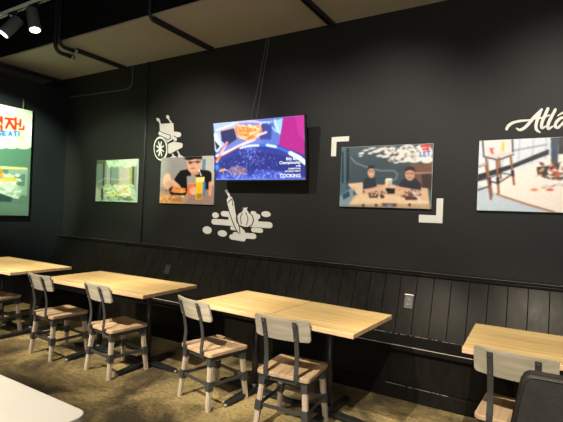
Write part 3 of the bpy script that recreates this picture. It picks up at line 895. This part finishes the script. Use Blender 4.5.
# --- large bright poster hung on the left wall
p = Paint(150, 222, [(-112, 19), (103, 65), (88, 392), (-112, 392)], (196, 214, 178))
p.poly([(-120, 10), (110, 60), (104, 200), (-120, 190)], (206, 220, 186))
p.poly([(82, 100), (104, 104), (100, 190), (84, 196)], (232, 238, 222))
p.blobs(90, (-110, 60, 100, 190), 8, [(226, 236, 208), (180, 204, 160), (236, 240, 224), (190, 210, 176)], 0.7)
for x in range(-100, 100, 16): p.ell(x, 72 + x * 0.12, 3, 5, (130, 150, 120), 0.5)
p.poly([(-120, 170), (-60, 165), (-30, 178), (0, 168), (20, 178), (50, 170), (70, 182), (100, 176), (98, 300), (-120, 300)], (86, 126, 106))
for x in (-90, -40, 6, 40, 76): p.ell(x, 168 + (x % 7), 22, 10, (212, 226, 192))
p.poly([(-120, 240), (100, 240), (94, 392), (-120, 392)], (96, 128, 112))
p.poly([(10, 238), (86, 242), (86, 250), (8, 246)], (226, 214, 132))
p.poly([(30, 246), (88, 248), (84, 330), (40, 320)], (140, 166, 150)); p.poly([(46, 262), (80, 262), (78, 300), (50, 296)], (92, 124, 116))
p.poly([(-100, 250), (0, 240), (40, 280), (70, 310), (60, 340), (0, 330), (-80, 300)], (206, 220, 204))
p.blobs(60, (-90, 262, 70, 330), 9, [(226, 236, 224), (150, 176, 156), (196, 212, 190), (236, 240, 226)])
p.ell(-2, 264, 20, 17, (206, 138, 46)); p.blobs(24, (-18, 250, 18, 278), 4, [(232, 176, 80), (160, 92, 30)]); p.ell(-60, 268, 30, 16, (206, 138, 46))
for a in ([(10, 282), (44, 272)], [(18, 286), (50, 278)], [(26, 280), (60, 284)], [(-60, 290), (-20, 284)]): p.line(a, 5, (228, 190, 60))
p.poly([(-110, 300), (0, 318), (44, 334), (40, 350), (-110, 346)], (50, 72, 70))
p.line([(-110, 300), (0, 318), (46, 336)], 3, (200, 214, 200))
p.poly([(-112, 352), (90, 356), (88, 392), (-112, 392)], (104, 134, 116))
Rd = (214, 44, 20); Bl = (30, 86, 196)
# 먹자!  (large red brush letters)
p.line([(-72, 80), (-72, 104), (-44, 104), (-44, 80), (-72, 80)], 8, Rd); p.line([(-38, 92), (-24, 92)], 8, Rd); p.line([(-22, 72), (-22, 108)], 8, Rd); p.line([(-66, 118), (-22, 118), (-22, 134)], 8, Rd)
p.line([(-4, 96), (10, 96), (10, 84)], 8, Rd); p.line([(12, 84), (12, 106)], 6, Rd); p.line([(-6, 112), (12, 113), (11, 128)], 7, Rd)
p.line([(22, 88), (46, 91)], 8, Rd); p.line([(35, 91), (24, 118)], 8, Rd); p.line([(34, 98), (47, 120)], 8, Rd)
p.line([(52, 86), (51, 122)], 7, Rd); p.line([(52, 104), (60, 105)], 6, Rd)
p.line([(66, 92), (65, 112)], 7, Rd); p.line([(62, 121), (75, 122), (76, 112)], 6, Rd)
# LET'S EAT!
def strokes(lst, ox, oy, k, wd, c):
    for l in lst: p.line([(ox + x * k, oy + y * k) for x, y in l], wd, c)
GL = {'L': [[(0, 0), (0, 10), (6, 10)]], 'E': [[(6, 0), (0, 0), (0, 10), (6, 10)], [(0, 5), (5, 5)]], 'T': [[(0, 0), (7, 0)], [(3.5, 0), (3.5, 10)]],
      "'": [[(1, 0), (0, 3)]], 'S': [[(6, 1), (3, 0), (0, 2), (6, 7), (4, 10), (0, 9)]], 'A': [[(0, 10), (3, 0), (6, 10)], [(1, 6), (5, 6)]], '!': [[(1, 0), (1, 6)], [(1, 9), (1, 10)]]}
ox = -62
for ch, adv in (('L', 13), ('E', 13), ('T', 13), ("'", 5), ('S', 13), (' ', 6)):
    if ch in GL: strokes(GL[ch], ox, 126 + ox * 0.03, 1.35, 4, Bl)
    ox += adv
for ch, xx in (('T', -4), ("'", 9), ('S', 17)): pass
ox = 2
for ch, adv in (('S', 13), ('E', 17), ('A', 14), ('T', 14), ('!', 6)):
    strokes(GL[ch], ox, 128 + ox * 0.02, 1.35, 4, Bl); ox += adv
p.grain(4)
PW, PH = 0.97, 1.50
lp = poster('tall bright pale green poster with red lettering hanging on the left wall', (XL + 0.055, -0.562 - PW / 2, 2.005), PW, PH, p, M['print'], R(90), 0.02, 1.0, group='food photo posters on the walls')
for xx in (-0.36, 0.36):
    bm = bmesh.new()
    for k in range(5):
        z = PH / 2 + 0.012 + 0.028 * k
        pts = [(xx + (0.008 * math.cos(a) if k % 2 == 0 else 0), 0.011 + (0 if k % 2 == 0 else 0.008 * math.cos(a)), z + 0.018 * math.sin(a)) for a in [2 * math.pi * i / 10 for i in range(11)]]
        add_tube(bm, pts, 0.003, 6, up=(0.3, 1, 0.2))
    ch = obj('hanging_chain', bm, M['steel'], lp); ch['label'] = 'steel chain above the poster'
    bm = bmesh.new()
    add_tube(bm, [(xx, 0.011, PH / 2 + 0.14), (xx, 0.055, PH / 2 + 0.15)], 0.004, 8)
    obj('wall_hook', bm, M['steel'], lp)

# ------------------------------------------------------------------ television
TVW, TVH = 1.178, 0.662
tv = thing('television', 'flat television showing a wok cooking picture, tilted down on the dark wall', 'television', (-2.647, -0.205, 2.098))
tv.rotation_euler = (R(7.5), 0, 0)
bm = bmesh.new(); add_box(bm, (0, 0.020, 0), (TVW, 0.034, TVH), bev=0.004); add_box(bm, (0, 0.047, -0.09), (TVW * 0.72, 0.03, TVH * 0.55), bev=0.008)
obj('casing', bm, M['black_plastic'], tv)
bm = bmesh.new()
bw = 0.008
add_box(bm, (0, 0.001, TVH / 2 - bw / 2), (TVW, 0.008, bw), bev=0.001); add_box(bm, (0, 0.001, -TVH / 2 + bw), (TVW, 0.008, 2 * bw), bev=0.001)
for s in (-1, 1): add_box(bm, (s * (TVW / 2 - bw / 2), 0.001, 0), (bw, 0.008, TVH), bev=0.001)
obj('bezel', bm, M['black_plastic'], tv)
p = Paint(190, 108, [(42, 70), (512, 22), (520, 362), (55, 368)], (40, 48, 110))
p.poly([(40, 60), (520, 20), (520, 160), (300, 190), (60, 240)], (110, 124, 190))
p.poly([(42, 68), (170, 56), (180, 150), (110, 190), (60, 200)], (170, 186, 216))
p.poly([(84, 110), (160, 92), (178, 150), (120, 185), (90, 160)], (48, 52, 92))
p.poly([(44, 120), (64, 120), (92, 190), (66, 220), (52, 215)], (206, 224, 210)); p.poly([(50, 160), (80, 190), (60, 210)], (50, 44, 80))
p.poly([(300, 48), (415, 34), (400, 180), (330, 180), (290, 140)], (92, 112, 190)); p.poly([(365, 50), (412, 40), (404, 120), (380, 110)], (150, 190, 226))
for a in ([(340, 60), (380, 110)], [(372, 46), (396, 120)], [(300, 60), (360, 56)]): p.line(a, 6, (206, 226, 240), 0.8)
p.poly([(296, 66), (360, 70), (356, 150), (300, 150)], (50, 60, 130), 0.8)
p.line([(60, 104), (140, 78), (160, 66)], 8, (226, 226, 236)); p.line([(84, 108), (160, 90)], 5, (230, 150, 120))
p.poly([(415, 34), (512, 22), (516, 250), (450, 215), (394, 180)], (168, 38, 128))
p.poly([(470, 28), (512, 22), (514, 150), (490, 130)], (190, 52, 146), 0.6)
# wok
p.ell(300, 330, 280, 150, (52, 60, 138)); p.ell(290, 350, 250, 130, (44, 50, 122)); p.ell(290, 380, 250, 70, (70, 86, 180), 0.7)
p.line([(190, 195), (250, 182), (330, 178), (400, 196), (455, 222), (518, 268)], 16, (58, 108, 196))
p.line([(196, 196), (245, 184), (290, 182)], 12, (214, 224, 238)); p.line([(335, 180), (378, 188)], 14, (206, 220, 240)); p.line([(450, 222), (490, 245), (520, 274)], 22, (220, 236, 244))
p.line([(60, 240), (90, 232), (150, 205), (200, 180), (270, 150)], 14, (236, 214, 212)); p.line([(64, 250), (100, 238), (200, 186)], 5, (176, 90, 84))
p.ell(238, 100, 72, 56, (236, 130, 66)); p.ell(238, 66, 74, 18, (196, 178, 210)); p.ell(238, 68, 60, 12, (120, 116, 180), 0.8)
p.blobs(46, (185, 76, 292, 145), 9, [(250, 196, 130), (226, 96, 44), (244, 160, 96), (252, 220, 170)], 0.85)
p.line([(175, 60), (190, 140), (238, 158), (290, 138), (304, 60)], 5, (232, 206, 206), 0.7)
p.line([(160, 66), (250, 58), (330, 62)], 5, (206, 206, 236)); p.line([(285, 130), (330, 112)], 12, (236, 200, 190))
p.line([(62, 270), (120, 170)], 14, (222, 180, 196)); p.line([(64, 262), (80, 240)], 12, (236, 120, 60)); p.line([(86, 205), (128, 168)], 8, (196, 90, 110), 0.7)
p.ell(66, 305, 18, 24, (34, 76, 176)); p.ell(62, 300, 10, 14, (70, 130, 220)); p.line([(82, 318), (106, 312)], 14, (236, 156, 50)); p.line([(106, 312), (140, 322)], 5, (190, 190, 226))
p.ell(180, 318, 50, 26, (116, 92, 116)); p.blobs(40, (140, 300, 220, 340), 6, [(160, 120, 120), (90, 76, 120), (190, 160, 170)], 0.6)
for k in range(260):
    a = p.rng.uniform(0, 1); x = 250 + p.rng.normal(0, 16 + 90 * a); y = 190 + 175 * a
    if 60 < x < 420: p.ell(x, y, 2.2, 3.6, [(120, 130, 220), (170, 180, 240), (90, 100, 200)][k % 3], 0.75)
for k in range(160):
    x = p.rng.uniform(70, 420); y = p.rng.uniform(325, 366)
    p.ell(x, y, 5, 3, [(90, 120, 226), (150, 170, 246), (60, 80, 200), (190, 200, 250)][k % 4], 0.6)
p.poly([(230, 300), (270, 280), (290, 300), (240, 350)], (40, 46, 120), 0.8)
p.line([(56, 364), (520, 360)], 5, (110, 140, 236), 0.9)
p.poly([(414, 328), (496, 326), (496, 350), (414, 352)], (206, 220, 240), 0.0)
p.grain(4)
scr = p.mesh('screen', TVW - 0.018, TVH - 0.026, M['screen'], tv)
scr.location = (0, -0.0035, 0.003)
# screen lettering
def text_bm(s, size, align='RIGHT'):
    cu = bpy.data.curves.new('lettering', 'FONT')
    cu.body = s; cu.size = size; cu.align_x = align; cu.offset = size * 0.018
    o = bpy.data.objects.new('lettering', cu); COL.objects.link(o)
    dg = bpy.context.evaluated_depsgraph_get(); dg.update()
    me = bpy.data.meshes.new_from_object(o.evaluated_get(dg))
    bpy.data.objects.remove(o); bpy.data.curves.remove(cu)
    b = bmesh.new(); b.from_mesh(me); bpy.data.meshes.remove(me)
    return b
bm = bmesh.new()
for s, sz, z in (('Billy Bowl', 0.042, -0.120), ('Championship', 0.043, -0.158), ('4 PM', 0.026, -0.190), ('COMPETITION', 0.022, -0.215), ('SATURDAY NIGHT', 0.022, -0.240), ('COOKING', 0.052, -0.296)):
    merge(bm, text_bm(s, sz), Matrix.Translation((TVW / 2 - 0.062, -0.0005, z)) @ Matrix.Rotation(R(90), 4, 'X'))
tx = obj('screen_text', bm, M['screen_text'], scr, fix=False); tx['label'] = 'white lettering at the lower right of the screen'
bm = bmesh.new()
add_box(bm, (0, 0.075, -0.03), (0.36, 0.03, 0.30), bev=0.004)
add_box(bm, (0, 0.125, -0.03), (0.10, 0.09, 0.14), bev=0.004)
obj('wall_bracket', bm, M['iron'], tv)
# two hanging cables
for lab, pts in (('thin dark cable sloping down to the television top, left one of two', [(-2.70, -0.014, 3.385), (-2.735, -0.012, 3.20), (-2.80, -0.012, 2.85), (-2.875, -0.012, 2.50), (-2.88, -0.05, 2.30), (-2.86, -0.10, 2.15)]),
                 ('thin dark cable sloping down to the television top, right one of two', [(-2.67, -0.014, 3.385), (-2.70, -0.012, 3.18), (-2.75, -0.012, 2.85), (-2.795, -0.012, 2.50), (-2.80, -0.05, 2.30), (-2.80, -0.10, 2.15)])):
    bm = bmesh.new(); add_tube(bm, bez(pts, 6), 0.004, 8, up=(1, 0, 0))
    tag(obj('cable', bm, M['dark_grey']), lab, 'cable', 'cables above the television')

# ------------------------------------------------------------------ white wall graphics
VY = -0.0022
class Decal:
    def __init__(s, ax, az):
        s.ax, s.az = ax, az; s.bm = bmesh.new(); s.k = 0
    def w(s, x, y):
        return (s.ax[0] + s.ax[1] * x + s.ax[2] * y, s.az[0] + s.az[1] * x + s.az[2] * y)
    def poly(s, pts, mi=0):
        s.k += 1
        q = [s.w(*a) for a in pts]
        n = len(q)
        y0 = -0.0003; y1 = VY - 0.00012 * s.k - (0.002 if mi else 0)
        lo = [s.bm.verts.new((a, y0, b)) for a, b in q]; hi = [s.bm.verts.new((a, y1, b)) for a, b in q]
        f = s.bm.faces.new(hi); f.material_index = mi
        for i in range(n):
            f = s.bm.faces.new((lo[i], lo[(i + 1) % n], hi[(i + 1) % n], hi[i])); f.material_index = mi
        fs = bmesh.ops.triangulate(s.bm, faces=[x for x in s.bm.faces if len(x.verts) > 4])
    def ell(s, cx, cy, rx, ry, mi=0, rot=0, n=28):
        ca, sa = math.cos(R(rot)), math.sin(R(rot))
        s.poly([(cx + rx * math.cos(a) * ca - ry * math.sin(a) * sa, cy + rx * math.cos(a) * sa + ry * math.sin(a) * ca) for a in [2 * math.pi * i / n for i in range(n)]], mi)
    def stroke(s, pts, wd, mi=0, smooth=True, cap=True):
        """pts (x, y) with width wd (number or list)"""
        P = [Vector((a[0], a[1], 0)) for a in pts]
        ws = wd if isinstance(wd, (list, tuple)) else [wd] * len(P)
        if smooth and len(P) > 2:
            Q = bez([Vector((a.x, a.y, b)) for a, b in zip(P, ws)], 7)
            P = [Vector((a.x, a.y, 0)) for a in Q]; ws = [max(a.z, 1) for a in Q]
        L, Rr = [], []
        n = len(P)
        for i in range(n):
            t = (P[min(i + 1, n - 1)] - P[max(i - 1, 0)]).normalized()
            nn = Vector((-t.y, t.x, 0))
            L.append(P[i] + nn * ws[i] / 2); Rr.append(P[i] - nn * ws[i] / 2)
        def capp(c, d, r):
            a0 = math.atan2(d.y, d.x)
            return [c + Vector((math.cos(a0 + k), math.sin(a0 + k), 0)) * r for k in (1.0, 0.5, 0, -0.5, -1.0)]
        end = capp(P[-1], (P[-1] - P[-2]).normalized(), ws[-1] / 2) if cap else []
        beg = capp(P[0], (P[0] - P[1]).normalized(), ws[0] / 2) if cap else []
        s.quads(L, Rr, end, beg, mi)
    def quads(s, L, Rr, end, beg, mi):
        s.k += 1
        y1 = VY - 0.00012 * s.k - (0.002 if mi else 0); y0 = -0.0003
        def V(p, y):
            a, b = s.w(p.x, p.y); return s.bm.verts.new((a, y, b))
        l = [V(p, y1) for p in L]; r = [V(p, y1) for p in Rr]
        l0 = [V(p, y0) for p in L]; r0 = [V(p, y0) for p in Rr]
        for i in range(len(l) - 1):
            for q in ((l[i], l[i + 1], r[i + 1], r[i]), (l0[i], l0[i + 1], l[i + 1], l[i]), (r0[i], r[i], r[i + 1], r0[i + 1])):
                f = s.bm.faces.new(q); f.material_index = mi
        if end:
            f = s.bm.faces.new([l[-1]] + [V(p, y1) for p in end] + [r[-1]]); f.material_index = mi
        if beg:
            f = s.bm.faces.new([r[0]] + [V(p, y1) for p in beg] + [l[0]]); f.material_index = mi
    def done(s, name, label):
        o = obj(name, s.bm, [M['vinyl'], M['black_line']], fix=False)
        for f in o.data.polygons: pass
        return tag(o, label, 'wall decal', 'white wall graphics')

def outline(pts, wd):
    """black line round a closed shape"""
    d.stroke([(a, b) for a, b in pts] + [pts[0]], wd, 1, False)
# wheelchair
d = Decal([-4.630513, 0.002567, 0.000107], [2.813432, -0.000241, -0.001917])
d.ell(94, 102, 16, 10, 0, 35); d.stroke([(98, 108), (110, 128)], 9, 0, False)
d.ell(163, 82, 11, 14, 0, -25); d.stroke([(166, 92), (186, 118)], 9, 0, False)
d.poly([(104, 130), (201, 121), (205, 186), (203, 226), (160, 255), (150, 225), (108, 200)])
ARM = [(94, 190), (104, 178), (130, 190), (180, 204), (184, 222), (165, 236), (148, 226), (120, 214), (98, 208)]
d.poly(ARM); outline(ARM, 5)
d.poly([(202, 180), (218, 178), (250, 184), (255, 200), (246, 214), (222, 214), (206, 205)])
d.poly([(204, 212), (222, 218), (226, 234), (212, 246), (203, 236)])
SEAT = [(162, 262), (205, 242), (262, 250), (268, 262), (265, 282), (182, 330), (164, 326)]
d.poly(SEAT); outline(SEAT, 5)
d.stroke([(194, 328), (206, 346)], 9, 0, False); d.ell(203, 351, 20, 9, 0, -5)
d.stroke([(230, 308), (244, 334)], 9, 0, False); d.ell(253, 345, 22, 11, 0, 18)
# wheel: white disc with dark sectors leaves rim, spokes and hub
d.ell(112, 298, 50, 82)
d.ell(110, 300, 42, 71, 1); d.ell(110, 300, 37, 65, 0); d.ell(110, 300, 27, 52, 1)
for a in range(0, 180, 45):
    c_, s_ = math.cos(R(a + 20)), math.sin(R(a + 20))
    d.stroke([(110 - 28 * c_, 300 - 53 * s_), (110 + 28 * c_, 300 + 53 * s_)], 8, 1, False, False)
    d.bm.faces.ensure_lookup_table()
sp = d.k
o = d.done('wheelchair_decal', 'white wheelchair graphic above the poster of the man eating')
# spokes white: repaint the last eight strokes' faces
me = o.data
nf = len(me.polygons)
for f in me.polygons[nf - 12:]:
    f.material_index = 0

# chilli and garlic with cloud
d = Decal([-3.677903, 0.002225, 0.000096], [1.800942, -0.00001, -0.001888])
for q in ((138, 222, 23, 18), (80, 320, 32, 24), (185, 333, 31, 20), (461, 200, 28, 17)): d.ell(*q)
for a, wd in (([(192, 210), (240, 212)], 34), ([(128, 263), (290, 265)], 36), ([(250, 296), (285, 296)], 24), ([(245, 240), (300, 236)], 40), ([(380, 197), (392, 199)], 24), ([(390, 217), (412, 217)], 32),
              ([(360, 263), (482, 263)], 36), ([(385, 297), (430, 298)], 28), ([(248, 350), (322, 355)], 32), ([(270, 335), (386, 335)], 34), ([(300, 300), (320, 318)], 30), ([(370, 235), (400, 240)], 30)):
    d.stroke(a, wd, 0, False)
d.poly([(205, 66), (216, 56), (238, 97), (228, 106)])
chil = [(216, 120), (226, 106), (240, 102), (256, 110), (266, 136), (274, 190), (286, 245), (298, 290), (302, 324), (290, 324), (268, 288), (246, 235), (228, 185), (217, 145)]
d.poly(chil); outline(chil[3:] , 5)
d.stroke([(250, 118), (258, 160), (252, 150)], 4, 1, False)
gar = [(318, 160), (333, 166), (353, 160), (348, 178), (360, 196), (380, 214), (387, 240), (376, 268), (352, 284), (326, 284), (298, 276), (280, 254), (278, 228), (290, 206), (312, 192), (322, 178)]
d.poly(gar); outline(gar, 5)
d.stroke([(318, 200), (304, 232), (312, 268)], 4, 1); d.stroke([(338, 196), (352, 232), (342, 272)], 4, 1)
d.done('garlic_decal', 'white garlic and chilli graphic on a cloud below the television')

# script lettering
d = Decal([-0.344596, 0.000783, 0.00003], [2.453011, -0.000078, -0.000936])
d.stroke([(58, 258), (78, 226), (120, 200), (190, 183), (270, 174), (345, 152)], [26, 28, 24, 20, 16, 14])
d.stroke([(152, 250), (182, 262), (222, 244), (262, 206), (310, 150), (378, 82)], [14, 22, 26, 28, 28, 22])
d.stroke([(376, 84), (352, 140), (330, 200), (330, 250), (362, 278)], [18, 26, 28, 28, 14])
d.stroke([(432, 74), (402, 140), (378, 200), (380, 240), (418, 222)], [26, 28, 28, 24, 12])
d.stroke([(345, 162), (400, 146), (446, 128)], [10, 16, 10])
d.stroke([(496, 82), (462, 145), (434, 205), (436, 244), (476, 222)], [24, 28, 28, 24, 12])
d.stroke([(584, 150), (548, 150), (510, 180), (494, 220), (520, 232), (560, 190), (590, 150)], [12, 22, 26, 26, 22, 18, 20])
d.stroke([(590, 150), (572, 200), (580, 232), (612, 215)], [22, 26, 24, 12])
d.stroke([(515, 134), (550, 112), (600, 92)], [8, 16, 18])
d.done('script_lettering', 'white brush script lettering above the right-hand bar stool poster')

# corner brackets
def bracket(pts, label):
    bm = bmesh.new()
    add_prism(bm, [(x, z) for x, z in pts], 0.0003, 0.003, Matrix.Rotation(R(90), 4, 'X'))
    tag(obj('corner_bracket_decal', bm, M['vinyl']), label, 'wall decal', 'white wall graphics')
bracket([(-1.872, 2.227), (-1.684, 2.227), (-1.684, 2.178), (-1.818, 2.178), (-1.818, 2.033), (-1.872, 2.033)], 'white corner bracket graphic at the upper left of the toasting poster')
bracket([(-0.826, 1.624), (-0.770, 1.624), (-0.770, 1.404), (-0.975, 1.404), (-0.975, 1.473), (-0.826, 1.473)], 'white corner bracket graphic at the lower right of the toasting poster')

# ------------------------------------------------------------------ wall outlets on the bench back
LEAN = math.atan2(-P1.y + P0.y, P1.z - P0.z)
def outlet(x, z, label):
    k = (z - P0.z) / (P1.z - P0.z)
    c = P0.lerp(P1, k) + nrm * 0.0085
    t = thing('power_outlet', label, 'outlet', (x, c.y, z), 0, 'power outlets on the bench back')
    t.rotation_euler = (LEAN, 0, 0)
    bm = bmesh.new(); add_box(bm, (0, -0.004, 0), (0.078, 0.008, 0.118), bev=0.003); pl = obj('cover_plate', bm, M['black_plastic'], t)
    for s in (-1, 1):
        bm = bmesh.new(); add_prism(bm, rounded(-0.017, -0.014, 0.017, 0.014, 0.010), 0, 0.003, Matrix.Translation((0, -0.008, s * 0.022)) @ Matrix.Rotation(R(90), 4, 'X'))
        so = obj('socket', bm, M['iron'], t)
        for q in (-0.006, 0.006):
            bm = bmesh.new(); add_box(bm, (q, -0.0115, s * 0.022 + 0.002), (0.002, 0.001, 0.008))
            obj('socket_slot', bm, M['galv'], so)
    bm = bmesh.new(); add_box(bm, (0, -0.009, 0.062), (0.080, 0.020, 0.008), bev=0.002)
    e = obj('plate_edge', bm, M['galv'], t); e['label'] = 'bright upper edge of the outlet plate'
    return t
outlet(-0.998, 0.700, 'power outlet on the bench back right of the middle table')
o2 = outlet(-3.946, 0.690, 'dark power outlet on the bench back above the second table from the left wall')
for c_ in list(o2.children):
    if c_.name.startswith('plate_edge'): bpy.data.objects.remove(c_)

# ------------------------------------------------------------------ conduits and struts under the soffit
bm = bmesh.new()
add_tube(bm, [(-4.600, -0.012, 3.384), (-4.600, -0.012, 0.972)], 0.010, 10, up=(0, 1, 0))
cd = tag(obj('wall_conduit', bm, M['pipe']), 'thin vertical dark conduit running down the wall between the small poster and the wheelchair', 'conduit')
bm = bmesh.new()
add_tube(bm, bez([(-6.30, -0.010, 3.090), (-5.60, -0.010, 3.075), (-5.08, -0.010, 3.066), (-4.93, -0.010, 3.10), (-4.905, -0.010, 3.20), (-4.905, -0.010, 3.384)], 6), 0.007, 8, up=(0, 1, 0))
tag(obj('curved_conduit', bm, M['dark_grey']), 'thin curved conduit high on the wall near the left corner', 'conduit')
def strut(x, label, y0=-0.96):
    t = thing('strut_channel', label, 'strut', (x, -0.5, 3.36), 0, 'strut channels under the ceiling soffit')
    bm = bmesh.new()
    L = -0.045 - y0
    yc = (y0 - 0.045) / 2 + 0.5
    add_box(bm, (0, yc, 0.022), (0.05, L, 0.006), bev=0.001)
    for s in (-1, 1):
        add_box(bm, (s * 0.022, yc, 0.002), (0.006, L, 0.044), bev=0.001)
        add_box(bm, (s * 0.016, yc, -0.018), (0.014, L, 0.004), bev=0.001)
    obj('channel', bm, M['pipe'], t)
    bm = bmesh.new(); add_box(bm, (0, 0.46, 0.0), (0.06, 0.03, 0.055), bev=0.003); e = obj('end_bracket', bm, M['pipe'], t)
    return t
strut(-6.56, 'dark strut channel under the pale soffit at the far left')
strut(-5.055, 'dark strut channel under the soffit beside the double bent conduit', -0.755)
strut(-3.475, 'dark strut channel under the soffit above the poster of the man eating')
strut(-1.90, 'dark strut channel under the soffit near the top centre, right of the television')
# double conduit rising at the soffit edge
t = thing('bent_conduit', 'pair of dark conduits dropping beside the soffit and bending under it, upper left', 'conduit', (-5.05, -1.0, 3.33))
for dx, zz in ((-0.045, -0.055), (0.030, 0.0)):
    bm = bmesh.new()
    add_tube(bm, [(dx, 0, 0.90), (dx, 0, zz + 0.10)] + [Vector((dx, 0.08 * (1 - math.cos(a)), zz + 0.09 - 0.09 * math.sin(a))) for a in [R(15 * i) for i in range(0, 7)]] + [(dx, 0.22, zz)], 0.024, 12, up=(1, 0, 0))
    pc = obj('pipe', bm, M['pipe'], t)
bm = bmesh.new()
add_tube(bm, [(-0.045, 0.20, -0.055), (-0.045, 0.245, -0.055)], 0.031, 14, up=(1, 0, 0)); add_tube(bm, [(-0.045, 0.21, -0.055), (-0.045, 0.23, -0.01)], 0.008, 8, up=(1, 0, 0))
cpl = obj('coupling', bm, M['galv'], t); cpl['label'] = 'bright metal coupling on the lower pipe'
bm = bmesh.new(); add_tube(bm, [(0.03, 0.195, 0.0), (0.03, 0.235, 0.0)], 0.030, 14, up=(1, 0, 0))
cpl = obj('coupling', bm, M['galv'], t); cpl['label'] = 'bright metal coupling on the upper pipe'
bm = bmesh.new()
add_tube(bm, [(-3.475, -1.0, 4.2), (-3.475, -1.0, 3.42)] + [Vector((-3.475, -1.0 + 0.06 * (1 - math.cos(a)), 3.42 - 0.07 * math.sin(a))) for a in [R(15 * i) for i in range(1, 7)]] + [(-3.475, -0.93, 3.35)], 0.022, 12, up=(1, 0, 0))
tag(obj('drop_conduit', bm, M['pipe']), 'single dark conduit dropping past the soffit edge above the man eating poster', 'conduit')

# ------------------------------------------------------------------ track with two lit spot heads
t = thing('lighting_track', 'double ribbed ceiling track carrying the two spotlights, upper left', 'lighting track', (-3.6, -1.93, 3.195))
bm = bmesh.new()
add_box(bm, (0, 0, 0.0), (5.3, 0.03, 0.028), bev=0.002); obj('track_body', bm, M['black_plastic'], t)
for s, z in ((-1, -0.0155), (1, -0.0155)):
    bm = bmesh.new(); add_box(bm, (0, s * 0.017, z + 0.0155), (5.3, 0.005, 0.030), bev=0.001); obj('rail', bm, M['rail'], t)
for x in (-2.4, 0.9, 2.4):
    bm = bmesh.new(); add_tube(bm, [(x, 0, 0.014), (x, 0, 0.985)], 0.006, 8, up=(0, 1, 0))
    obj('hanger', bm, M['pipe'], t)
def head(xt, d, label, target, power, col, ang):
    """track head: adapter under the track, stem, tilted can, lamp inside"""
    t = thing('track_spotlight', label, 'spotlight', (xt, -1.93, 3.165), 0, 'lit spotlights on the ceiling track')
    bm = bmesh.new(); add_box(bm, (0, 0, 0.002), (0.12, 0.034, 0.026), bev=0.004)
    obj('adapter', bm, M['black_plastic'], t)
    bm = bmesh.new(); add_tube(bm, [(0, 0, -0.01), (0, 0, -0.085)], 0.011, 10, up=(0, 1, 0)); obj('stem', bm, M['dark_grey'], t)
    d = Vector(d).normalized()
    side = d.cross(Vector((0, 1, 0)))
    c0 = Vector((0, 0.0, -0.105))
    bm = bmesh.new()
    a0 = c0 - d * 0.085; a1 = c0 + d * 0.115
    upv = (0, 1, 0)
    add_tube(bm, [a0, a0 + d * 0.006, a1 - d * 0.004, a1], 0.050, 24, up=upv, scales=[0.90, 1.0, 1.0, 0.97])
    # recess at the mouth
    can = obj('lamp_can', bm, M['dark_grey'], t)
    bm = bmesh.new(); add_tube(bm, [a1 + d * 0.0005, a1 + d * 0.004], 0.041, 24, up=upv)
    ln = obj('lens', bm, M['lens'], can); ln['label'] = 'glowing white lens'
    pos = Vector((xt, -1.93, 3.165)) + a1 + d * 0.03
    spot(pos, target, power, col, ang, 0.7, 0.03, 'track_lamp')
M['lens'] = emit_mat('lamp_lens', (1.0, 0.97, 0.88, 1), 5.0)
GREEN = (0.80, 1.0, 0.72)
head(-3.88, (0.30, 0.0, -0.95), 'dark grey cylinder spotlight on the track pointing down', (-5.1, -0.05, 1.8), 240, GREEN, 50)
head(-4.22, (-0.25, -0.50, -0.80), 'dark grey cylinder spotlight on the track tilted towards the left wall', (-6.2, -4.4, 0.0), 120, NEUTRAL, 60)
